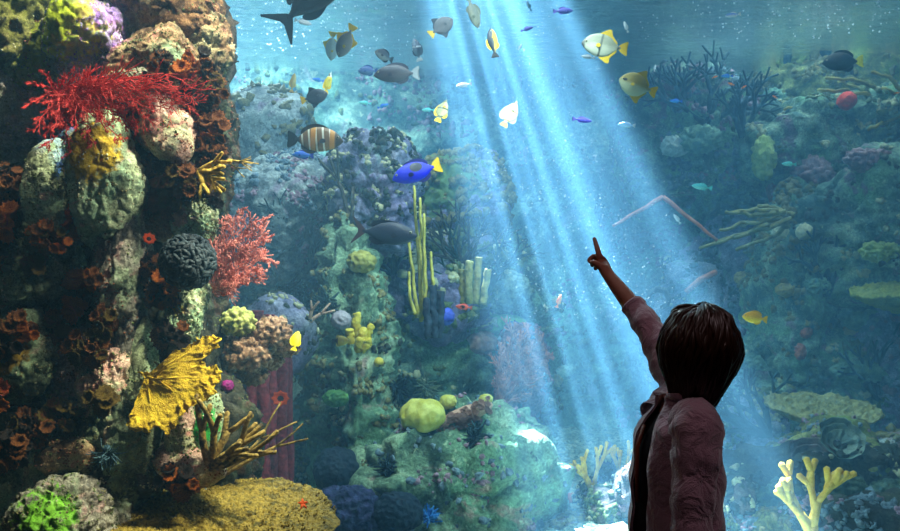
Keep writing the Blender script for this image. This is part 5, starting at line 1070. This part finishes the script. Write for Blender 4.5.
def skinned(name, chains, mat, sub=2, root=0):
    """one continuous limb-and-trunk surface grown over joints: chains = lists of (point, radius or (rx, ry)); a first entry that is an int joins an earlier joint"""
    V, E, R, cur = [], [], [], None; ids = []
    for ch in chains:
        cur = None; row = []
        for it in ch:
            if isinstance(it, tuple) and isinstance(it[0], int): cur = ids[it[0]][it[1]]; row.append(cur); continue
            p, r = it; V.append(tuple(p)); R.append(r if isinstance(r, tuple) else (r, r)); k = len(V)-1
            if cur is not None: E.append((cur, k))
            cur = k; row.append(k)
        ids.append(row)
    me = bpy.data.meshes.new(name); me.from_pydata(V, E, []); o = bpy.data.objects.new(name, me); C.objects.link(o)
    md = o.modifiers.new('skin', 'SKIN'); md.use_smooth_shade = True; md.branch_smoothing = .4
    for k, d in enumerate(me.skin_vertices[0].data): d.radius = R[k]; d.use_root = (k == root)
    s = o.modifiers.new('sub', 'SUBSURF'); s.levels = s.render_levels = sub
    dg = bpy.context.evaluated_depsgraph_get(); me2 = bpy.data.meshes.new_from_object(o.evaluated_get(dg)); bpy.data.objects.remove(o); me2.name = name
    me2.materials.clear(); me2.materials.append(mat); me2.polygons.foreach_set('use_smooth', [True]*len(me2.polygons))
    o = bpy.data.objects.new(name, me2); C.objects.link(o); return o
# joints
ps = lambda x, y, d: P(x, y, d)
R_sh, R_el, R_wr = ps(684, 392, 2.14), ps(651, 330, 2.24), ps(607.5, 274, 2.38)
L_sh, L_el, L_wr = ps(697, 430, 1.91), ps(691, 528, 1.88), ps(684, 612, 1.90)
neck, hc = ps(690, 402, 2.0), ps(700, 352, 1.99)
HD = Vector((-.62, .55, .56)).normalized()       # the way the face looks
HU = (Vector((.1, 0, 1))-HD*Vector((.1, 0, 1)).dot(HD)).normalized(); HR = HD.cross(HU)
kn = ps(600.5, 259.5, 2.42); ar = (R_wr-R_el).normalized()
hx = (kn-R_wr).normalized()                      # along the palm
pn = Vector((-.75, -.1, -.55)); pn = (pn-hx*pn.dot(hx)).normalized()   # palm faces left and down
hs = hx.cross(pn)                                # across the knuckles, towards the thumb or away
if hs.z < 0: hs = -hs
hw = .011
def knuckle(k): return kn+hs*hw*(1.5-k)*1.25-hx*.004*abs(k-1)
idx_tip = ps(594, 237.5, 2.45)
chains = [
 [(kb(0, 0, hipz), (.095, .085)), (kb(.0, 0, .78), (.085, .075)), (kb(.005, 0, .92), (.09, .08)), (kb(-.005, 0, 1.0), (.085, .075)), (neck*.6+kb(0, 0, 1.02)*.4, .045), (neck, .042), (neck*.35+(hc-HD*.012)*.65, .055), (hc-HD*.005, (.082, .082)), (hc+HU*.05-HD*.01, (.07, .07))],
 [(0, 3), (R_sh, .042), (R_sh.lerp(R_el, .5), .035), (R_el, .029), (R_el.lerp(R_wr, .35), .028), (R_wr, (.0185, .015)), (R_wr.lerp(kn, .5), (.024, .014)), (kn-hx*.006, (.025, .0125))],
 [(0, 3), (L_sh, .042), (L_sh.lerp(L_el, .5), .035), (L_el, .029), (L_el.lerp(L_wr, .35), .028), (L_wr, (.0185, .016)), (L_wr+Vector((-.012, .0, -.04)), (.024, .015)), (L_wr+Vector((-.018, 0, -.065)), (.024, .012))],
 [(0, 0), (kb(0, .062, .60), .068), (kb(.012, .062, .36), .05), (kb(-.005, .062, .22), .044), (kb(0, .062, .07), .03), (kb(.03, .064, .03), .03), (kb(.11, .07, .025), .026)],
 [(0, 0), (kb(0, -.062, .60), .068), (kb(.012, -.062, .36), .05), (kb(-.005, -.062, .22), .044), (kb(0, -.062, .07), .03), (kb(.03, -.064, .03), .03), (kb(.11, -.07, .025), .026)],
]
# face: chin, nose, ears grow out of the head
chains += [[(0, 7), (hc+HD*.06-HU*.055, .03), (hc+HD*.075-HU*.07, .018)], [(0, 7), (hc+HD*.082-HU*.012, .016), (hc+HD*.098-HU*.02, .01)],
           [(0, 7), (hc+HR*.074-HU*.01, .018), (hc+HR*.086-HU*.006-HD*.008, .012)], [(0, 7), (hc-HR*.074-HU*.01, .018), (hc-HR*.086-HU*.006-HD*.008, .012)]]
# pointing hand: straight index, three curled fingers, thumb folded over them
k0 = knuckle(0); dI = (idx_tip-k0)
chains.append([(1, 7), (k0, .0088), (k0+dI*.36, .0080), (k0+dI*.7, .0070), (k0+dI, .0056)])
for k, ln in ((1, .040), (2, .037), (3, .030)):
    b = knuckle(k); a = hx*.75+pn*.65; c = -hx*.35+pn*.9; e = -hx*.95-pn*.15
    chains.append([(1, 7), (b, .0088), (b+a.normalized()*ln*.5, .0080), (b+a.normalized()*ln*.5+c.normalized()*ln*.45, .0072), (b+a.normalized()*ln*.5+c.normalized()*ln*.45+e.normalized()*ln*.34, .0058)])
tb = R_wr.lerp(kn, .35)+hs*.016
chains.append([(1, 6), (tb+pn*.010, .0105), (tb+hx*.020+pn*.022+hs*.004, .0088), (tb+hx*.036+pn*.026-hs*.010, .0066)])
# relaxed left hand
lk = L_wr+Vector((-.018, 0, -.065)); ld = Vector((-.15, 0, -1)).normalized(); lc = Vector((-.5, .3, -.8)).normalized(); ls = Vector((-.5, -.86, 0)).normalized()
for k, ln in enumerate((.046, .05, .047, .038)):
    b = lk+ls*.012*(1.5-k); chains.append([(2, 7), (b+ld*.004, .0085), (b+ld*ln*.5, .0078), (b+ld*ln*.5+lc*ln*.4, .0068), (b+ld*ln*.6+lc*ln*.75, .0055)])
chains.append([(2, 6), (L_wr+Vector((-.014, 0, -.035))+ls*.022, .01), (L_wr+Vector((-.03, -.005, -.065))+ls*.03, .008), (L_wr+Vector((-.04, -.005, -.085))+ls*.03, .0062)])
person = skinned('person', chains, skin_m, 2); person.data.name = 'person'
tag(person, 'child in an open dusty pink jacket with dark bobbed hair pointing up at the tank', 'person')
ev, ef = ico(2)
for s_ in (-1, 1):
    e = mesh_obj('eye', ev*.011+np.array((hc+HD*.072+HR*.028*s_+HU*.012)[:]), ef, eyew, person); e2 = mesh_obj('iris', ev*np.array([.006]*3)+np.array((hc+HD*.0785+HR*.028*s_+HU*.012)[:]), ef, eyeb, e)
m = MB(); m.tube([hc+HD*.079-HU*.043-HR*.018, hc+HD*.086-HU*.041, hc+HD*.079-HU*.043+HR*.018], [.002, .004, .002], 6); m.build('mouth', F('lips', rgb(140, 70, 66)), person)

# jacket: an open shell around the trunk with a gap at the front
def shell(name, rows, mat, gap=0., thick=.008, na=56, seed=1, wr=.006, parent=None):
    """rows = (height, forward shift, half depth, half breadth); the opening is centred on the chest, gap in radians"""
    K = len(rows)*6; v = []
    rows_i = [interp([(i,)+r for i, r in enumerate(rows)], t) for t in np.linspace(0, len(rows)-1, K)]
    for s_ in (0, 1):
        for (z, fs, rf, rb) in rows_i:
            for j in range(na):
                a = gap/2+(2*PI-gap)*j/(na-1) if gap else 2*PI*j/na
                p = np.array([[math.cos(a)*2, math.sin(a)*2, z*9]]); w = wr*fbm(p*1.6, 3, seed)[0]+wr*.6*math.sin(z*60+3*math.sin(a*2))
                ro = 1+(w-s_*thick)/max(rf, rb); v.append(tuple(kb(fs+math.cos(a)*rf*ro, -math.sin(a)*rb*ro, z)))
    f = []; M = K*na; J = na-1 if gap else na
    for k in range(K-1):
        for j in range(J):
            a_, b_, c_, e_ = k*na+j, k*na+(j+1) % na, (k+1)*na+(j+1) % na, (k+1)*na+j
            f.append((a_, b_, c_, e_)); f.append((M+a_, M+e_, M+c_, M+b_))
        if gap:
            for j in (0, na-1): f.append((k*na+j, (k+1)*na+j, M+(k+1)*na+j, M+k*na+j))
    for k in (0, K-1):
        for j in range(J): f.append((k*na+j, k*na+(j+1) % na, M+k*na+(j+1) % na, M+k*na+j))
    return mesh_obj(name, v, f, mat, parent)
jk = shell('jacket', [(.60, .012, .113, .142), (.70, .010, .105, .136), (.80, .006, .099, .131), (.90, .004, .098, .130), (.98, .004, .094, .128), (1.035, .0, .078, .112), (1.075, -.004, .056, .072), (1.10, -.004, .05, .056)], jack, gap=.62, parent=person, seed=4)
shell('shirt', [(.62, .012, .097, .125), (.8, .004, .09, .116), (.95, .004, .09, .116), (1.02, .0, .07, .095), (1.06, -.004, .05, .056)], shirt_m, gap=0, parent=person, wr=.003)
def sleeve(pts, rad, parent, seed, cuff=True):
    m = MB(); q = []; r = []; K = len(pts); rr = random.Random(seed)
    for t in np.linspace(0, K-1, (K-1)*9+1):
        c = interp([(i, p[0], p[1], p[2], rad[i]) for i, p in enumerate(pts)], t); q.append(Vector(c[:3])); r.append(c[3]*(1+.05*math.sin(t*9+seed)+.035*rr.uniform(-1, 1)))
    e = (q[-1]-q[-2]).normalized(); q += [q[-1]+e*.004, q[-1]+e*.001, q[-1]-e*.03]; r += [r[-1]*1.02, r[-1]*.86, r[-1]*.8]
    rg = m.tube(q, r, 20, cap=False)
    v = np.array(m.v); w = .0045*ridged(v*np.array([26, 26, 20]), 2, seed); c = np.repeat(np.array([p[:] for p in q]), 20, 0); dn = v-c; dn /= np.linalg.norm(dn, axis=1)[:, None]+1e-9
    return mesh_obj('sleeve', v+dn*w[:, None], m.f, jack, parent)
cuffR = R_el.lerp(R_wr, .40)
sleeve([kb(.0, .085, 1.03), R_sh, R_sh.lerp(R_el, .5), R_el, cuffR], [.06, .058, .046, .036, .029], jk, 3)
sleeve([kb(.0, -.06, 1.05), L_sh, L_sh.lerp(L_el, .5), L_el, L_el.lerp(L_wr, .5), L_el.lerp(L_wr, .92)], [.046, .055, .049, .042, .038, .034], jk, 5)
m = MB(); cl = []
for k in range(13):
    a = .5+(2*PI-1.)*k/12; cl.append(kb(-.004+math.cos(a)*.056, -math.sin(a)*.062, 1.092+.012*math.cos(a*1.)))
m.tube(cl, [.003, .006]+[.008]*9+[.006, .003], 8, flat=1.6); m.build('collar', jack, jk)
# necklace strap on the shirt, trousers, shoes
m = MB(); m.tube([kb(.075, .02, 1.03), kb(.098, .01, .98), kb(.103, .0, .92), kb(.106, -.01, .86)], [.005]*4, 6); m.build('cord', F('rust_cord', rgb(120, 52, 30)), person)
tr = skinned('trousers', [[(kb(0, 0, .70), (.105, .095)), (kb(0, 0, hipz-.02), (.108, .1)), (kb(0, .064, .56), .08), (kb(.012, .064, .36), .064), (kb(-.004, .064, .2), .06), (kb(0, .064, .07), .058)], [(0, 1), (kb(0, -.064, .56), .08), (kb(.012, -.064, .36), .064), (kb(-.004, -.064, .2), .06), (kb(0, -.064, .07), .058)]], trou_m, 2); tr.parent = person
for s_ in (-1, 1):
    v, f = ico(4); q = v.copy(); c = kb(.045, .067*s_, .036); fr_ = np.outer(q[:, 0], np.array(KD[:]))*.105+np.outer(q[:, 1], np.array(KR[:]))*.042
    z = np.where(q[:, 2] < 0, q[:, 2]*.036, q[:, 2]*(.05-.022*q[:, 0])); p = fr_+np.array(c[:]); p[:, 2] = np.maximum(c.z+z, .001)
    mesh_obj('shoe', p, f, shoe_m, person)

# hair: a rounded bob of locks combed down from the crown
hn = N('dark_hair'); co = hn.coord(); hb = hn.n('ShaderNodeBsdfPrincipled'); hb.inputs['Base Color'].default_value = rgb(54, 31, 20); hb.inputs['Roughness'].default_value = .34; hb.inputs['Specular IOR Level'].default_value = .5; hn.l(hb.outputs[0], hn.out.inputs['Surface']); hairm = hn.m
def headdir(a, e):   # a around the head from the face, e from the crown
    return HD*(math.cos(a)*math.sin(e))+HR*(math.sin(a)*math.sin(e))+HU*math.cos(e)
ctr = ps(698, 350, 1.985); UPV = Vector((.06, -.12, 1)).normalized(); BK = Vector((.55, -.8, .1)); BK = (BK-UPV*BK.dot(UPV)).normalized(); SD = BK.cross(UPV)
def hsurf(a, t, inner=0):
    """bob surface: a around the vertical (0 = back of the head), t from crown 0 to hem 1"""
    e = t*2.25; r = Vector((0, 0, 0))
    rad = math.sin(min(e, PI/2)); h = math.cos(min(e, PI/2))
    w = rad*(1 if e < PI/2 else 1-.46*((e-PI/2)/.68)**1.4); z = h*.103 if e < PI/2 else -.118*((e-PI/2)/.68)
    w *= 1+.035*math.sin(3*a+4*t)+.02*math.sin(7*a+1)*t+.03*math.sin(13*a+6*t)*t*t; z += .006*math.sin(2*a+1)+.008*math.sin(9*a)*t*t
    bx, sx_ = .086-inner, .079-inner
    return ctr+BK*(math.cos(a)*bx*w)+SD*(math.sin(a)*sx_*w)+UPV*(z-(inner if e < .8 else 0))
v = []; f = []; A, T = 64, 30
AR = 2.45                                         # the hair leaves the face free
for s_ in (0, 1):
    for i in range(T):
        for j in range(A): v.append(tuple(hsurf(-AR+2*AR*j/(A-1), .02+.98*i/(T-1), .004+.022*s_)))
for i in range(T-1):
    for j in range(A-1):
        a_, b_, c_, e_ = i*A+j, i*A+j+1, (i+1)*A+j+1, (i+1)*A+j; f.append((a_, b_, c_, e_)); f.append((T*A+a_, T*A+e_, T*A+c_, T*A+b_))
for i in range(T-1):
    for j in (0, A-1): f.append((i*A+j, (i+1)*A+j, T*A+(i+1)*A+j, T*A+i*A+j))
for i in (0, T-1):
    for j in range(A-1): f.append((i*A+j, i*A+j+1, T*A+i*A+j+1, T*A+i*A+j))
cap = mesh_obj('hair', v, f, hairm, person)
m = MB(); rr = random.Random(4); b0 = None
for k in range(520):
    a = rr.uniform(-AR, AR); t0 = rr.uniform(.0, .35) if rr.random() < .7 else rr.uniform(.3, .6); t1 = min(rr.uniform(.96, 1.1), t0+rr.uniform(.5, .95)); sw = rr.gauss(.12, .3); lift = rr.uniform(-.002, .009); pts = []; rad = []
    for e in range(9):
        u = e/8; t = t0+(t1-t0)*u; p = hsurf(a+sw*u*u+.1*math.sin(u*5+k), t, -lift*math.sin(PI*min(1, u*1.15))-.0015*math.sin(u*9+k*1.7)); pts.append(p); rad.append(.0052*(math.sin(PI*min(.98, .12+u*.86)))**.7+.0006)
    m.tube(pts, rad, 5, 0 if k else None, flat=.55)
o = m.build('locks', hairm, cap); o['kind'] = 'stuff'
m = MB()
for k, (a, sw) in enumerate([(2.2, .1), (2.3, .25), (2.05, -.1), (2.4, .05), (-2.2, .1), (-2.35, -.1)]):
    pts = [hsurf(a+sw*u, .2+.75*u, -.004) for u in (0, .2, .4, .6, .8, 1)]; m.tube(pts, [.002, .006, .007, .006, .004, .001], 6, 0 if k else None, flat=.6)
o = m.build('fringe', hairm, cap)
# ------------------------------------------------------------------ lamps above the tank, added fills in tank and room
def area(name, loc, aim, size, power, color, spread=180):
    l = bpy.data.lights.new(name, 'AREA'); l.shape = 'DISK'; l.size = size; l.energy = power; l.color = color; l.spread = math.radians(spread)
    o = bpy.data.objects.new(name, l); C.objects.link(o); o.location = loc
    o.rotation_euler = (Vector(aim)-Vector(loc)).to_track_quat('-Z', 'Y').to_euler(); return o
def spot(name, loc, aim, deg, blend, power, color, rad=.05):
    l = bpy.data.lights.new(name, 'SPOT'); l.energy = power; l.color = color; l.spot_size = math.radians(deg); l.spot_blend = blend; l.shadow_soft_size = rad
    o = bpy.data.objects.new(name, l); C.objects.link(o); o.location = loc
    o.rotation_euler = (Vector(aim)-Vector(loc)).to_track_quat('-Z', 'Y').to_euler(); return o
# the shaft of light: one strong lamp high over the tank, with streaks put into its emission by a noise pattern
bm_o = spot('beam_lamp', (-1.30, 9.32, 10.14), P(622, 400, 4.9), 8.9, .5, 185000, (.92, .95, 1.), .02)
l = bm_o.data; l.use_nodes = True; t = l.node_tree; em = next(x for x in t.nodes if x.type == 'EMISSION')
g = t.nodes.new('ShaderNodeNewGeometry'); sx = t.nodes.new('ShaderNodeSeparateXYZ'); t.links.new(g.outputs['Incoming'], sx.inputs[0])
ma = t.nodes.new('ShaderNodeMath'); ma.operation = 'MULTIPLY_ADD'; ma.inputs[1].default_value = -.12; t.links.new(sx.outputs['Y'], ma.inputs[0]); t.links.new(sx.outputs['X'], ma.inputs[2])
dv = t.nodes.new('ShaderNodeMath'); dv.operation = 'DIVIDE'; t.links.new(ma.outputs[0], dv.inputs[0]); t.links.new(sx.outputs['Z'], dv.inputs[1])
nz_ = t.nodes.new('ShaderNodeTexNoise'); nz_.noise_dimensions = '1D'; nz_.inputs['Scale'].default_value = 58; nz_.inputs['Detail'].default_value = 3; t.links.new(dv.outputs[0], nz_.inputs['W'])
mr = t.nodes.new('ShaderNodeMapRange'); mr.inputs['From Min'].default_value = .38; mr.inputs['From Max'].default_value = .66; mr.inputs['To Min'].default_value = .4; mr.inputs['To Max'].default_value = 1.9; t.links.new(nz_.outputs['Fac'], mr.inputs['Value'])
t.links.new(mr.outputs[0], em.inputs['Strength'])
# overhead tank lights
area('overhead_lamp_back', (-2.2, 9.2, 5.4), (-2.2, 9.4, 0), 2.0, 420, (.86, .97, 1.))
area('overhead_lamp_middle', (-.3, 4.7, 5.2), (-.4, 5.4, 0), 1.4, 190, (.88, .97, 1.))
area('overhead_lamp_far', (3.6, 9.2, 5.4), (3.6, 9.3, 0), 2.0, 100, (.8, .96, 1.))
area('overhead_lamp_side', (3.0, 6.4, 5.4), (2.6, 6.8, 0), 1.2, 60, (.86, .97, 1.))
# warm lamps over the near reef, and added spots for reef and fish
spot('reef_lamp_warm', (-.25, 3.02, 4.3), P(120, 200, 3.5), 46, .6, 1150, (1., .86, .66), .10)
spot('reef_fill_mid', (.9, 3.6, 4.2), P(430, 400, 6), 34, .6, 620, (.86, 1., .92), .12)  # unseen spot added to bring out the middle reef
spot('fish_fill', (1.4, 3.1, 4.2), P(400, 120, 4.9), 30, .7, 300, (.95, .97, 1.), .12)  # added to brighten the upper fish from the front
spot('reef_lamp_top', (-1.6, 3.1, 4.2), P(120, 60, 3.5), 60, .7, 130, (1., .88, .70), .12)
spot('reef_fill_low', (.15, 3.0, 2.5), P(175, 450, 3.5), 34, .7, 300, (1., .86, .6), .08)  # added low down to light the yellow fan and table coral
spot('violet_reflection_spot', (-.9, 2.98, 3.6), P(88, 90, 3.6), 9, .5, 900, (.42, .12, 1.), .03)  # added spot imitating a violet reflection in the glass
spot('blue_reflection_spot', (-1.0, 2.98, 3.6), P(46, 226, 3.6), 6, .6, 420, (.1, .2, 1.), .03)  # added spot standing in for a deep blue glass reflection
spot('reef_fill_front', (.5, 3.02, 2.75), P(90, 310, 3.5), 46, .8, 230, (1., .9, .76), .08)  # front fill added for the dark lower half of the near reef
# faint rosy fills added in the viewing room to bring out the jacket
area('room_fill', (1.3, 1.0, 3.25), (.6, 2., 1.0), .38, 9, (1., .74, .82))
area('room_fill_side', (-1.4, 1.0, 3.25), (.55, 2., 1.0), .38, 5, (1., .72, .74))  # weaker fill added from the other side

w = bpy.data.worlds.new('world'); scene.world = w; w.use_nodes = True
w.node_tree.nodes['Background'].inputs[0].default_value = (.02, .03, .05, 1); w.node_tree.nodes['Background'].inputs[1].default_value = .3
vs_ = scene.view_settings; scene.display_settings.display_device = 'sRGB'
vs_.view_transform = 'Standard'; vs_.look = 'None'; vs_.gamma = 1; vs_.use_curve_mapping = False; vs_.exposure = 0
cy = scene.cycles
cy.use_denoising = True; cy.max_bounces = 6; cy.diffuse_bounces = 2; cy.glossy_bounces = 3; cy.transmission_bounces = 4; cy.volume_bounces = 1
cy.transparent_max_bounces = 12; cy.sample_clamp_indirect = 4; cy.caustics_reflective = False; cy.caustics_refractive = False
